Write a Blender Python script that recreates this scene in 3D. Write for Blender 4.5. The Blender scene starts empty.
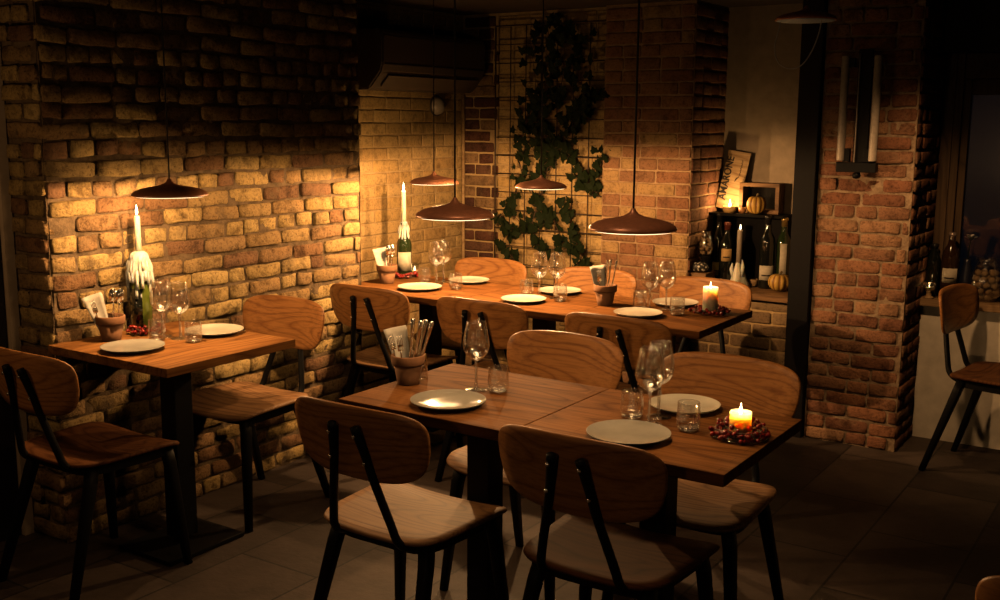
import bpy, bmesh, math, random
from mathutils import Vector, Matrix, noise
PI = math.pi
SC = bpy.context.scene
COL = SC.collection
rnd = random.Random(7)

# ------------------------------------------------------------------ scene
SC.view_settings.view_transform = 'Standard'
SC.view_settings.look = 'None'
SC.view_settings.gamma = 1.0
SC.view_settings.use_curve_mapping = False
SC.view_settings.exposure = 0.42
try:
    SC.cycles.use_denoising = True
    SC.cycles.max_bounces = 8
    SC.cycles.diffuse_bounces = 0
    SC.cycles.transparent_max_bounces = 24
    SC.cycles.caustics_reflective = False
    SC.cycles.caustics_refractive = False
    SC.cycles.sample_clamp_indirect = 4.0
except Exception:
    pass

# ------------------------------------------------------------------ node helpers
def sock(node, *names):
    for n in names:
        if n in node.inputs:
            return node.inputs[n]

def new_mat(name):
    m = bpy.data.materials.new(name)
    m.use_nodes = True
    nt = m.node_tree
    return m, nt, nt.nodes['Principled BSDF']

def ramp(nt, fac, stops, interp='LINEAR'):
    r = nt.nodes.new('ShaderNodeValToRGB')
    r.color_ramp.interpolation = interp
    els = r.color_ramp.elements
    while len(els) < len(stops):
        els.new(0.5)
    for e, (p, c) in zip(els, stops):
        e.position = p
        e.color = (c[0], c[1], c[2], 1)
    nt.links.new(fac, r.inputs['Fac'])
    return r.outputs['Color']

def tex_noise(nt, vec, scale, detail=4, rough=0.55):
    n = nt.nodes.new('ShaderNodeTexNoise')
    n.inputs['Scale'].default_value = scale
    n.inputs['Detail'].default_value = detail
    n.inputs['Roughness'].default_value = rough
    if vec is not None:
        nt.links.new(vec, n.inputs['Vector'])
    return n

def mapping(nt, out, scale=(1, 1, 1), rot=(0, 0, 0), loc=None):
    mp = nt.nodes.new('ShaderNodeMapping')
    mp.inputs['Scale'].default_value = scale
    mp.inputs['Rotation'].default_value = rot
    nt.links.new(out, mp.inputs['Vector'])
    if loc is not None:
        nt.links.new(loc, mp.inputs['Location'])
    return mp.outputs['Vector']

def mix_rgb(nt, fac, a, b, mode='MIX'):
    m = nt.nodes.new('ShaderNodeMixRGB')
    m.blend_type = mode
    for key, v in (('Fac', fac), ('Color1', a), ('Color2', b)):
        if hasattr(v, 'is_output'):
            nt.links.new(v, m.inputs[key])
        elif isinstance(v, (int, float)):
            m.inputs[key].default_value = v
        else:
            m.inputs[key].default_value = (v[0], v[1], v[2], 1)
    return m.outputs['Color']

def bump(nt, bs, height, strength=0.3, dist=0.01):
    b = nt.nodes.new('ShaderNodeBump')
    b.inputs['Strength'].default_value = strength
    b.inputs['Distance'].default_value = dist
    nt.links.new(height, b.inputs['Height'])
    nt.links.new(b.outputs['Normal'], bs.inputs['Normal'])

def simple(name, col, rough=0.5, metal=0.0, coat=0.0, spec=0.5, bumpy=0.0, bscale=60):
    m, nt, bs = new_mat(name)
    bs.inputs['Roughness'].default_value = rough
    bs.inputs['Metallic'].default_value = metal
    s = sock(bs, 'Specular IOR Level', 'Specular')
    s.default_value = spec
    c = sock(bs, 'Coat Weight', 'Clearcoat')
    if c:
        c.default_value = coat
    tc = nt.nodes.new('ShaderNodeTexCoord')
    n = tex_noise(nt, tc.outputs['Object'], bscale, 4)
    d = [max(0, x * 0.86) for x in col]
    l = [min(1, x * 1.12) for x in col]
    nt.links.new(ramp(nt, n.outputs['Fac'], [(0.3, d), (0.7, l)]), bs.inputs['Base Color'])
    if bumpy:
        bump(nt, bs, n.outputs['Fac'], bumpy, 0.004)
    return m

def brick_mat(name, palette, rough=0.9, spot=0.35, bstr=0.6, bscale=55, smear=0.35, smear_col=(0.20, 0.14, 0.08)):
    m, nt, bs = new_mat(name)
    bs.inputs['Roughness'].default_value = rough
    sock(bs, 'Specular IOR Level', 'Specular').default_value = 0.25
    g = nt.nodes.new('ShaderNodeNewGeometry')
    k = len(palette)
    base = ramp(nt, g.outputs['Random Per Island'], [(i / k, c) for i, c in enumerate(palette)], 'CONSTANT')
    tc = nt.nodes.new('ShaderNodeTexCoord')
    n1 = tex_noise(nt, tc.outputs['Object'], 16, 6, 0.7)
    n2 = tex_noise(nt, tc.outputs['Object'], bscale * 1.7, 6, 0.75)
    n3 = tex_noise(nt, tc.outputs['Object'], 7, 6, 0.7)
    f1 = ramp(nt, n1.outputs['Fac'], [(0.34, (0.30, 0.26, 0.23)), (0.50, (1, 1, 1)), (0.75, (1.15, 1.1, 1.0))])
    c = mix_rgb(nt, min(1, spot * 2.0), base, f1, 'MULTIPLY')
    f2 = ramp(nt, n2.outputs['Fac'], [(0.36, (0.35, 0.32, 0.30)), (0.48, (1, 1, 1)), (0.70, (1.1, 1.1, 1.05))])
    c = mix_rgb(nt, min(1, spot * 2.0), c, f2, 'MULTIPLY')
    f3 = ramp(nt, n3.outputs['Fac'], [(0.56, (0, 0, 0)), (0.66, (1, 1, 1))])
    sm = nt.nodes.new('ShaderNodeMath'); sm.operation = 'MULTIPLY'; sm.inputs[1].default_value = smear
    nt.links.new(f3, sm.inputs[0])
    c = mix_rgb(nt, sm.outputs[0], c, smear_col)
    nt.links.new(c, bs.inputs['Base Color'])
    ad = nt.nodes.new('ShaderNodeMath'); ad.operation = 'MULTIPLY_ADD'; ad.inputs[1].default_value = 0.6
    nt.links.new(n2.outputs['Fac'], ad.inputs[0]); nt.links.new(n1.outputs['Fac'], ad.inputs[2])
    bump(nt, bs, ad.outputs[0], bstr, 0.02)
    return m

def mortar_mat(name, a, b, bstr=0.7):
    m, nt, bs = new_mat(name)
    bs.inputs['Roughness'].default_value = 0.95
    sock(bs, 'Specular IOR Level', 'Specular').default_value = 0.15
    tc = nt.nodes.new('ShaderNodeTexCoord')
    n = tex_noise(nt, tc.outputs['Object'], 22, 6, 0.7)
    nt.links.new(ramp(nt, n.outputs['Fac'], [(0.35, a), (0.62, b)]), bs.inputs['Base Color'])
    bump(nt, bs, n.outputs['Fac'], bstr, 0.012)
    return m

def wood_mat(name, dark, light, rough=0.42, scale=1.0, rot=(0, 0, 0), rings=9.0, strips=None, coat=0.0, spec=0.25):
    """grain runs along local X after rotation"""
    m, nt, bs = new_mat(name)
    bs.inputs['Roughness'].default_value = rough
    cw = sock(bs, 'Coat Weight', 'Clearcoat')
    cw.default_value = coat
    sock(bs, 'Specular IOR Level', 'Specular').default_value = spec
    tc = nt.nodes.new('ShaderNodeTexCoord')
    oi = nt.nodes.new('ShaderNodeObjectInfo')
    mul = nt.nodes.new('ShaderNodeMath'); mul.operation = 'MULTIPLY'; mul.inputs[1].default_value = 37.0
    nt.links.new(oi.outputs['Random'], mul.inputs[0])
    cx = nt.nodes.new('ShaderNodeCombineXYZ')
    for i in range(3):
        nt.links.new(mul.outputs[0], cx.inputs[i])
    v = mapping(nt, tc.outputs['Object'], rot=rot)
    vl = mapping(nt, v, (1.5 * scale, 7 * scale, 7 * scale), loc=cx.outputs[0])
    big = tex_noise(nt, vl, 1.0, 1, 0.3)
    w = nt.nodes.new('ShaderNodeMath'); w.operation = 'MULTIPLY'; w.inputs[1].default_value = rings
    nt.links.new(big.outputs['Fac'], w.inputs[0])
    fr = nt.nodes.new('ShaderNodeMath'); fr.operation = 'FRACT'
    nt.links.new(w.outputs[0], fr.inputs[0])
    vf = mapping(nt, v, (6 * scale, 160 * scale, 160 * scale), loc=cx.outputs[0])
    fine = tex_noise(nt, vf, 1.0, 3, 0.6)
    grain = ramp(nt, fr.outputs[0], [(0.0, dark), (0.10, [(a + b) / 2 for a, b in zip(dark, light)]), (0.30, light), (0.75, light), (0.96, [(a * 2 + b) / 3 for a, b in zip(dark, light)]), (1.0, dark)])
    lines = ramp(nt, fine.outputs['Fac'], [(0.38, (0.55, 0.52, 0.5)), (0.55, (1, 1, 1))])
    c = mix_rgb(nt, 0.55, grain, lines, 'MULTIPLY')
    if strips:
        br = nt.nodes.new('ShaderNodeTexBrick')
        br.offset = 0.37
        br.inputs['Scale'].default_value = 1.0
        br.inputs['Brick Width'].default_value = 0.42
        br.inputs['Row Height'].default_value = strips
        br.inputs['Mortar Size'].default_value = 0.0007
        br.inputs['Color1'].default_value = (0.55, 0.50, 0.46, 1)
        br.inputs['Color2'].default_value = (1.0, 1.0, 1.0, 1)
        br.inputs['Mortar'].default_value = (0.45, 0.4, 0.35, 1)
        nt.links.new(v, br.inputs['Vector'])
        c = mix_rgb(nt, 0.7, c, br.outputs['Color'], 'MULTIPLY')
    nt.links.new(c, bs.inputs['Base Color'])
    bump(nt, bs, fine.outputs['Fac'], 0.12, 0.002)
    return m

def thin_glass(name, tint=(1, 1, 1), rough=0.01, boost=1.0):
    m = bpy.data.materials.new(name)
    m.use_nodes = True
    nt = m.node_tree
    nt.nodes.clear()
    out = nt.nodes.new('ShaderNodeOutputMaterial')
    mx = nt.nodes.new('ShaderNodeMixShader')
    tr = nt.nodes.new('ShaderNodeBsdfTransparent')
    tr.inputs['Color'].default_value = (tint[0], tint[1], tint[2], 1)
    gl = nt.nodes.new('ShaderNodeBsdfGlossy')
    gl.inputs['Roughness'].default_value = rough
    gl.inputs['Color'].default_value = (1, 1, 1, 1)
    fr = nt.nodes.new('ShaderNodeLayerWeight')
    fr.inputs['Blend'].default_value = 0.5
    pw = nt.nodes.new('ShaderNodeMath'); pw.operation = 'POWER'; pw.inputs[1].default_value = 3.0
    nt.links.new(fr.outputs['Facing'], pw.inputs[0])
    mu = nt.nodes.new('ShaderNodeMath'); mu.operation = 'MULTIPLY_ADD'; mu.inputs[1].default_value = 0.75 * boost; mu.inputs[2].default_value = 0.10 * boost
    mu.use_clamp = True
    nt.links.new(pw.outputs[0], mu.inputs[0])
    nt.links.new(mu.outputs[0], mx.inputs['Fac'])
    nt.links.new(tr.outputs[0], mx.inputs[1])
    nt.links.new(gl.outputs[0], mx.inputs[2])
    g2 = nt.nodes.new('ShaderNodeBsdfGlossy')
    g2.inputs['Roughness'].default_value = 0.22
    m2 = nt.nodes.new('ShaderNodeMixShader'); m2.inputs['Fac'].default_value = 0.022 * boost
    nt.links.new(mx.outputs[0], m2.inputs[1]); nt.links.new(g2.outputs[0], m2.inputs[2])
    nt.links.new(m2.outputs[0], out.inputs['Surface'])
    return m

def emit_mat(name, col, strength):
    m, nt, bs = new_mat(name)
    bs.inputs['Base Color'].default_value = (0, 0, 0, 1)
    e = sock(bs, 'Emission Color', 'Emission')
    e.default_value = (col[0], col[1], col[2], 1)
    bs.inputs['Emission Strength'].default_value = strength
    return m

# ------------------------------------------------------------------ materials
M = {}
M['brick_old'] = brick_mat('old_yellow_brick', [
    (0.44, 0.30, 0.12), (0.54, 0.37, 0.15), (0.36, 0.23, 0.10), (0.27, 0.145, 0.07), (0.48, 0.33, 0.14), (0.40, 0.25, 0.11),
    (0.32, 0.19, 0.09), (0.58, 0.41, 0.17), (0.24, 0.13, 0.07), (0.42, 0.28, 0.12), (0.36, 0.23, 0.11), (0.50, 0.34, 0.13)],
    spot=0.45, bstr=0.9, smear=0.6)
M['mortar_old'] = mortar_mat('old_grey_mortar', (0.085, 0.058, 0.034), (0.21, 0.145, 0.085), 1.0)
M['brick_buff'] = brick_mat('buff_brick', [
    (0.58, 0.38, 0.16), (0.63, 0.42, 0.18), (0.54, 0.34, 0.14), (0.60, 0.40, 0.18), (0.56, 0.36, 0.14)], spot=0.3, smear=0.2, bstr=0.45)
M['mortar_buff'] = mortar_mat('buff_mortar', (0.46, 0.30, 0.14), (0.60, 0.41, 0.20), 0.5)
M['brick_red'] = brick_mat('red_brown_brick', [
    (0.34, 0.15, 0.08), (0.38, 0.18, 0.10), (0.29, 0.125, 0.07), (0.42, 0.23, 0.13), (0.31, 0.155, 0.09), (0.25, 0.11, 0.065)],
    smear=0.5, smear_col=(0.36, 0.22, 0.13), spot=0.4, bstr=0.7)
M['brick_chimney'] = brick_mat('mixed_chimney_brick', [
    (0.40, 0.20, 0.10), (0.35, 0.165, 0.085), (0.43, 0.22, 0.11), (0.31, 0.145, 0.075), (0.50, 0.31, 0.14), (0.38, 0.19, 0.10),
    (0.33, 0.17, 0.09)], spot=0.35, bstr=0.6)
M['mortar_chimney'] = mortar_mat('chimney_mortar', (0.32, 0.19, 0.10), (0.56, 0.36, 0.20), 0.6)
M['mortar_light'] = mortar_mat('pale_mortar', (0.19, 0.12, 0.075), (0.44, 0.31, 0.20), 0.9)
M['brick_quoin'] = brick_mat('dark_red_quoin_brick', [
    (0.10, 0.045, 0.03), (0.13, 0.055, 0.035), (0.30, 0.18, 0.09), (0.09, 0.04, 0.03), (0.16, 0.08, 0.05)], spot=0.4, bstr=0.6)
M['brick_ledge'] = brick_mat('ledge_brick', [
    (0.30, 0.20, 0.11), (0.27, 0.17, 0.09), (0.33, 0.22, 0.12), (0.25, 0.16, 0.09)], spot=0.35, bstr=0.5)
M['plaster'] = simple('warm_plaster', (0.50, 0.38, 0.26), 0.85, bumpy=0.25, bscale=18)
M['plaster_white'] = simple('off_white_plaster', (0.78, 0.69, 0.58), 0.85, bumpy=0.2, bscale=14)
M['ceiling'] = simple('dark_ceiling_paint', (0.05, 0.04, 0.03), 0.9)
M['dark_paint'] = simple('dark_door_paint', (0.012, 0.010, 0.010), 0.6, spec=0.2)
M['black_steel'] = simple('black_powder_coat', (0.007, 0.007, 0.008), 0.5, 0.0, spec=0.12)
M['black_beam'] = simple('black_painted_steel', (0.008, 0.007, 0.008), 0.6, spec=0.15)
M['chrome'] = simple('polished_steel', (0.72, 0.70, 0.66), 0.18, 1.0)
M['silver'] = simple('cutlery_silver', (0.80, 0.77, 0.70), 0.16, 1.0)
M['copper'] = simple('brushed_copper', (0.52, 0.21, 0.11), 0.36, 0.25, bscale=90)
M['cord'] = simple('black_fabric_cord', (0.012, 0.010, 0.010), 0.8)
M['cord_grey'] = simple('grey_cord', (0.70, 0.66, 0.62), 0.6)
M['diffuser'] = emit_mat('warm_lamp_diffuser', (1.0, 0.70, 0.36), 3.0)
M['diffuser_off'] = simple('unlit_lamp_diffuser', (0.50, 0.62, 0.80), 0.5)
M['wood_top'] = wood_mat('oiled_table_wood', (0.125, 0.050, 0.016), (0.225, 0.094, 0.029), 0.62, strips=0.045, rings=9, spec=0.018)
M['wood_top_across'] = wood_mat('oiled_table_wood_across', (0.18, 0.075, 0.023), (0.32, 0.145, 0.046), 0.5, rot=(0, 0, PI / 2), strips=0.04, rings=9, spec=0.02)
M['wood_seat'] = wood_mat('oak_seat_veneer', (0.17, 0.078, 0.034), (0.34, 0.18, 0.08), 0.55, rings=17, scale=0.9)
M['wood_back'] = wood_mat('walnut_backrest_veneer', (0.24, 0.094, 0.028), (0.40, 0.174, 0.055), 0.42, rings=17, scale=0.9)
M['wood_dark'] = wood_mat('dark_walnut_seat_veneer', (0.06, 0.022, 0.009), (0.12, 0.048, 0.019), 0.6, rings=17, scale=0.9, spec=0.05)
M['wood_pale'] = wood_mat('pale_pine', (0.34, 0.20, 0.09), (0.52, 0.34, 0.17), 0.6, rings=6)
M['wood_shelf'] = wood_mat('brown_shelf_wood', (0.14, 0.07, 0.03), (0.30, 0.16, 0.07), 0.55)
M['wood_frame'] = wood_mat('window_frame_wood', (0.065, 0.038, 0.022), (0.13, 0.08, 0.045), 0.5, rot=(0, PI / 2, 0))
M['wood_sill'] = wood_mat('sill_wood', (0.22, 0.13, 0.06), (0.36, 0.22, 0.11), 0.5)
M['black_wood'] = simple('black_stained_wood', (0.005, 0.004, 0.004), 0.7, spec=0.12)
M['terracotta'] = simple('terracotta_clay', (0.26, 0.12, 0.055), 0.85, bumpy=0.3, bscale=35)
M['napkin'] = simple('white_paper_napkin', (0.60, 0.55, 0.47), 0.9)
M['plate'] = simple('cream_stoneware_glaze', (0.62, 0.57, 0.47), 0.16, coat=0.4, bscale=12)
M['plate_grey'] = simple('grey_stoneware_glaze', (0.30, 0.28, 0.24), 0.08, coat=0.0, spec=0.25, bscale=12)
M['glass'] = thin_glass('clear_glass', (0.96, 0.96, 0.95), boost=1.15)
M['glass_thick'] = thin_glass('thick_glass_base', (0.80, 0.79, 0.76), rough=0.03, boost=2.6)
M['berry'] = simple('red_berry_skin', (0.26, 0.014, 0.012), 0.22, spec=0.6)
M['twig'] = simple('brown_twig', (0.10, 0.05, 0.03), 0.8)
M['bottle_green'] = simple('dark_green_bottle_glass', (0.018, 0.030, 0.010), 0.06, spec=0.7)
M['bottle_olive'] = simple('olive_green_bottle_glass', (0.10, 0.13, 0.02), 0.07, spec=0.7)
M['bottle_black'] = simple('black_bottle_glass', (0.008, 0.009, 0.007), 0.07, spec=0.7)
M['bottle_brown'] = simple('brown_bottle_glass', (0.03, 0.014, 0.007), 0.07, spec=0.7)
M['label_cream'] = simple('cream_paper_label', (0.58, 0.50, 0.38), 0.8)
M['label_yellow'] = simple('yellow_paper_label', (0.62, 0.46, 0.14), 0.8)
M['label_orange'] = simple('ochre_paper_label', (0.52, 0.32, 0.12), 0.8)
M['ink'] = simple('black_ink', (0.02, 0.014, 0.012), 0.8)
M['foil_red'] = simple('dark_red_foil', (0.14, 0.035, 0.02), 0.35, 0.4)
M['foil_black'] = simple('black_foil', (0.02, 0.018, 0.018), 0.35, 0.3)
M['foil_gold'] = simple('gold_foil', (0.45, 0.30, 0.10), 0.35, 0.7)
M['foil_silver'] = simple('silver_foil', (0.55, 0.42, 0.36), 0.3, 0.7)
M['leaf'] = simple('dark_ivy_leaf', (0.010, 0.017, 0.005), 0.75, spec=0.12, bscale=40)
M['wire'] = simple('rusty_black_wire', (0.05, 0.028, 0.016), 0.6)
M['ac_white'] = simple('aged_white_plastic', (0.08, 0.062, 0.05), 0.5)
M['tube_white'] = simple('white_lamp_tube', (0.55, 0.46, 0.38), 0.35)
M['pumpkin_yellow'] = simple('yellow_gourd_rind', (0.62, 0.36, 0.07), 0.5, bscale=20)
M['pumpkin_dark'] = simple('brown_gourd_stripe', (0.25, 0.11, 0.02), 0.5, bscale=20)
M['stem'] = simple('dry_stem', (0.12, 0.08, 0.03), 0.8)
M['cork'] = simple('wine_cork', (0.36, 0.22, 0.11), 0.85, bumpy=0.3)
M['white_flower'] = simple('white_petals', (0.65, 0.6, 0.55), 0.7)
M['navy'] = simple('dark_blue_glaze', (0.01, 0.012, 0.03), 0.3)
M['rust_cup'] = simple('amber_cup', (0.45, 0.20, 0.07), 0.4)

def wax_mat(name, col, glow):
    m, nt, bs = new_mat(name)
    bs.inputs['Base Color'].default_value = (col[0], col[1], col[2], 1)
    bs.inputs['Roughness'].default_value = 0.45
    s = sock(bs, 'Subsurface Weight', 'Subsurface')
    s.default_value = glow
    sock(bs, 'Subsurface Radius').default_value = (0.9, 0.68, 0.45)
    if 'Subsurface Scale' in bs.inputs:
        bs.inputs['Subsurface Scale'].default_value = 0.04
    return m
M['wax'] = wax_mat('ivory_wax', (0.92, 0.66, 0.34), 1.0)
M['wax_white'] = wax_mat('white_wax', (0.88, 0.79, 0.62), 0.7)
M['wax_amber'] = wax_mat('amber_wax', (0.75, 0.45, 0.16), 0.0)
M['wax_grey'] = simple('grey_wax', (0.34, 0.27, 0.20), 0.5)
M['flame'] = emit_mat('candle_flame', (1.0, 0.78, 0.42), 14.0)

# speckled cone
m, nt, bs = new_mat('black_white_speckle')
tc = nt.nodes.new('ShaderNodeTexCoord')
vo = nt.nodes.new('ShaderNodeTexVoronoi'); vo.inputs['Scale'].default_value = 75
nt.links.new(tc.outputs['Object'], vo.inputs['Vector'])
nt.links.new(ramp(nt, vo.outputs['Distance'], [(0.35, (0.65, 0.58, 0.48)), (0.45, (0.02, 0.015, 0.012))]), bs.inputs['Base Color'])
M['speckle'] = m

# slate floor
m, nt, bs = new_mat('dark_slate_slabs')
tc = nt.nodes.new('ShaderNodeTexCoord')
v = mapping(nt, tc.outputs['Object'], rot=(0, 0, PI / 2))
br = nt.nodes.new('ShaderNodeTexBrick')
br.offset = 0.5
br.inputs['Scale'].default_value = 1.0
br.inputs['Brick Width'].default_value = 0.60
br.inputs['Row Height'].default_value = 0.36
br.inputs['Mortar Size'].default_value = 0.0050
br.inputs['Mortar Smooth'].default_value = 0.3
br.inputs['Color1'].default_value = (0.038, 0.028, 0.024, 1)
br.inputs['Color2'].default_value = (0.078, 0.058, 0.049, 1)
br.inputs['Mortar'].default_value = (0.016, 0.013, 0.011, 1)
nt.links.new(v, br.inputs['Vector'])
n1 = tex_noise(nt, tc.outputs['Object'], 5, 6, 0.65)
n2 = tex_noise(nt, tc.outputs['Object'], 30, 5, 0.6)
f = ramp(nt, n1.outputs['Fac'], [(0.3, (0.55, 0.53, 0.5)), (0.7, (1.2, 1.15, 1.1))])
nt.links.new(mix_rgb(nt, 0.8, br.outputs['Color'], f, 'MULTIPLY'), bs.inputs['Base Color'])
bs.inputs['Roughness'].default_value = 0.62
sock(bs, 'Specular IOR Level', 'Specular').default_value = 0.3
ad = nt.nodes.new('ShaderNodeMath'); ad.operation = 'ADD'
nt.links.new(n1.outputs['Fac'], ad.inputs[0]); nt.links.new(n2.outputs['Fac'], ad.inputs[1])
bump(nt, bs, ad.outputs[0], 0.35, 0.006)
M['slate'] = m

# night window glass
M['night_glass'] = thin_glass('window_pane_glass', (0.9, 0.92, 0.95), 0.01, 0.4)

# ------------------------------------------------------------------ mesh helpers
def link(name, me, mat, parent=None, loc=None, rot=None):
    o = bpy.data.objects.new(name, me)
    COL.objects.link(o)
    if mat is not None:
        for mm in (mat if isinstance(mat, (list, tuple)) else [mat]):
            me.materials.append(mm)
    if parent is not None:
        o.parent = parent
    if loc is not None:
        o.location = loc
    if rot is not None:
        o.rotation_euler = rot
    return o

def pyobj(name, vs, fs, mat, parent=None, smooth=True, mids=None, loc=None, rot=None):
    me = bpy.data.meshes.new(name)
    me.from_pydata([tuple(v) for v in vs], [], fs)
    me.update()
    if smooth:
        for p in me.polygons:
            p.use_smooth = True
    if mids:
        for p, k in zip(me.polygons, mids):
            p.material_index = k
    return link(name, me, mat, parent, loc, rot)

def bmobj(name, bm, mat, parent=None, smooth=False, loc=None, rot=None):
    bmesh.ops.recalc_face_normals(bm, faces=bm.faces[:])
    me = bpy.data.meshes.new(name)
    bm.to_mesh(me); bm.free()
    if smooth:
        for p in me.polygons:
            p.use_smooth = True
    return link(name, me, mat, parent, loc, rot)

def add_box(bm, c, s, bevel=0.0, rotm=None):
    r = bmesh.ops.create_cube(bm, size=1.0)
    vs = r['verts']
    for v in vs:
        v.co = Vector((v.co.x * s[0], v.co.y * s[1], v.co.z * s[2]))
    if bevel > 0:
        es = list({e for v in vs for e in v.link_edges})
        rr = bmesh.ops.bevel(bm, geom=vs + es, offset=bevel, segments=2, affect='EDGES', profile=0.7)
        vs = list({v for v in rr['verts']} | {v for v in vs if v.is_valid})
    for v in vs:
        p = v.co.copy()
        if rotm is not None:
            p = rotm @ p
        v.co = p + Vector(c)
    return vs

def box(name, c, s, mat, parent=None, bevel=0.002):
    bm = bmesh.new()
    add_box(bm, (0, 0, 0), s, bevel)
    return bmobj(name, bm, mat, parent, loc=c)

def lathe_data(prof, n=32, wob=None):
    vs, fs = [], []
    for i, (r, z) in enumerate(prof):
        for k in range(n):
            a = 2 * PI * k / n
            rr = r * (1 + (wob(a, z) if wob else 0))
            vs.append((rr * math.cos(a), rr * math.sin(a), z))
    for i in range(len(prof) - 1):
        for k in range(n):
            a = i * n + k; b = i * n + (k + 1) % n
            fs.append((a, b, b + n, a + n))
    if prof[0][0] > 1e-6:
        fs.append(tuple(reversed(range(n))))
    if prof[-1][0] > 1e-6:
        fs.append(tuple(range((len(prof) - 1) * n, len(prof) * n)))
    return vs, fs

def lathe(name, prof, mat, parent=None, n=32, wob=None, loc=None, rot=None, smooth=True):
    vs, fs = lathe_data(prof, n, wob)
    o = pyobj(name, vs, fs, mat, parent, smooth, loc=loc, rot=rot)
    return o

def tube_data(pts, rad, n=10, square=False):
    pts = [Vector(p) for p in pts]
    rads = rad if isinstance(rad, (list, tuple)) else [rad] * len(pts)
    vs, fs = [], []
    up = None
    for i, p in enumerate(pts):
        if i == 0:
            t = pts[1] - pts[0]
        elif i == len(pts) - 1:
            t = pts[-1] - pts[-2]
        else:
            t = (pts[i + 1] - p).normalized() + (p - pts[i - 1]).normalized()
        t.normalize()
        if up is None:
            up = Vector((0, 1, 0)) if abs(t.y) < 0.8 else Vector((1, 0, 0))
        sx = t.cross(up).normalized()
        up = sx.cross(t).normalized()
        for k in range(n):
            a = 2 * PI * (k + 0.5) / n
            ca, sa = math.cos(a), math.sin(a)
            if square:
                e = 0.45
                ca = math.copysign(abs(ca) ** e, ca); sa = math.copysign(abs(sa) ** e, sa)
            vs.append(p + (sx * ca + up * sa) * rads[i])
    for i in range(len(pts) - 1):
        for k in range(n):
            a = i * n + k; b = i * n + (k + 1) % n
            fs.append((a, b, b + n, a + n))
    fs.append(tuple(reversed(range(n))))
    fs.append(tuple(range((len(pts) - 1) * n, len(pts) * n)))
    return vs, fs

def tube(name, pts, rad, mat, parent=None, n=10, square=False, smooth=True):
    vs, fs = tube_data(pts, rad, n, square)
    return pyobj(name, vs, fs, mat, parent, smooth)

def spline(pts, sub=6):
    pts = [Vector(p) for p in pts]
    out = []
    for i in range(len(pts) - 1):
        p0 = pts[max(i - 1, 0)]; p1 = pts[i]; p2 = pts[i + 1]; p3 = pts[min(i + 2, len(pts) - 1)]
        for k in range(sub):
            t = k / sub
            out.append(0.5 * ((2 * p1) + (p2 - p0) * t + (2 * p0 - 5 * p1 + 4 * p2 - p3) * t * t + (3 * p1 - p0 - 3 * p2 + p3) * t ** 3))
    out.append(pts[-1])
    return out

class Multi:
    """collects several shapes into one mesh"""
    def __init__(s): s.v, s.f, s.m = [], [], []
    def add(s, d, mid=0, mat=None):
        vs, fs = d
        k = len(s.v)
        s.v += [(mat @ Vector(v)) if mat is not None else Vector(v) for v in vs]
        s.f += [tuple(i + k for i in f) for f in fs]
        s.m += [mid] * len(fs)
    def build(s, name, mat, parent=None, smooth=True, loc=None, rot=None):
        return pyobj(name, s.v, s.f, mat, parent, smooth, s.m, loc, rot)

def thing(name, label, cat, loc=(0, 0, 0), rz=0.0, group=None):
    o = bpy.data.objects.new(name, None)
    COL.objects.link(o)
    o.location = loc
    o.rotation_euler = (0, 0, rz)
    o.empty_display_size = 0.05
    return tag(o, label, cat, group)

def tag(o, label, cat, group=None):
    o['label'] = label
    o['category'] = cat
    if group:
        o['group'] = group
    elif 'group' in o:
        del o['group']
    return o

def struct(o):
    o['kind'] = 'structure'
    return o

def dup(root, loc, rz, label, group=None, name=None):
    r = root.copy(); COL.objects.link(r)
    r.location = loc
    r.rotation_euler = (0, 0, rz)
    r['label'] = label
    if group:
        r['group'] = group
    for ch in list(root.children):
        c = ch.copy(); COL.objects.link(c); c.parent = r
        for g in list(ch.children):
            d = g.copy(); COL.objects.link(d); d.parent = c
    return r

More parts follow.
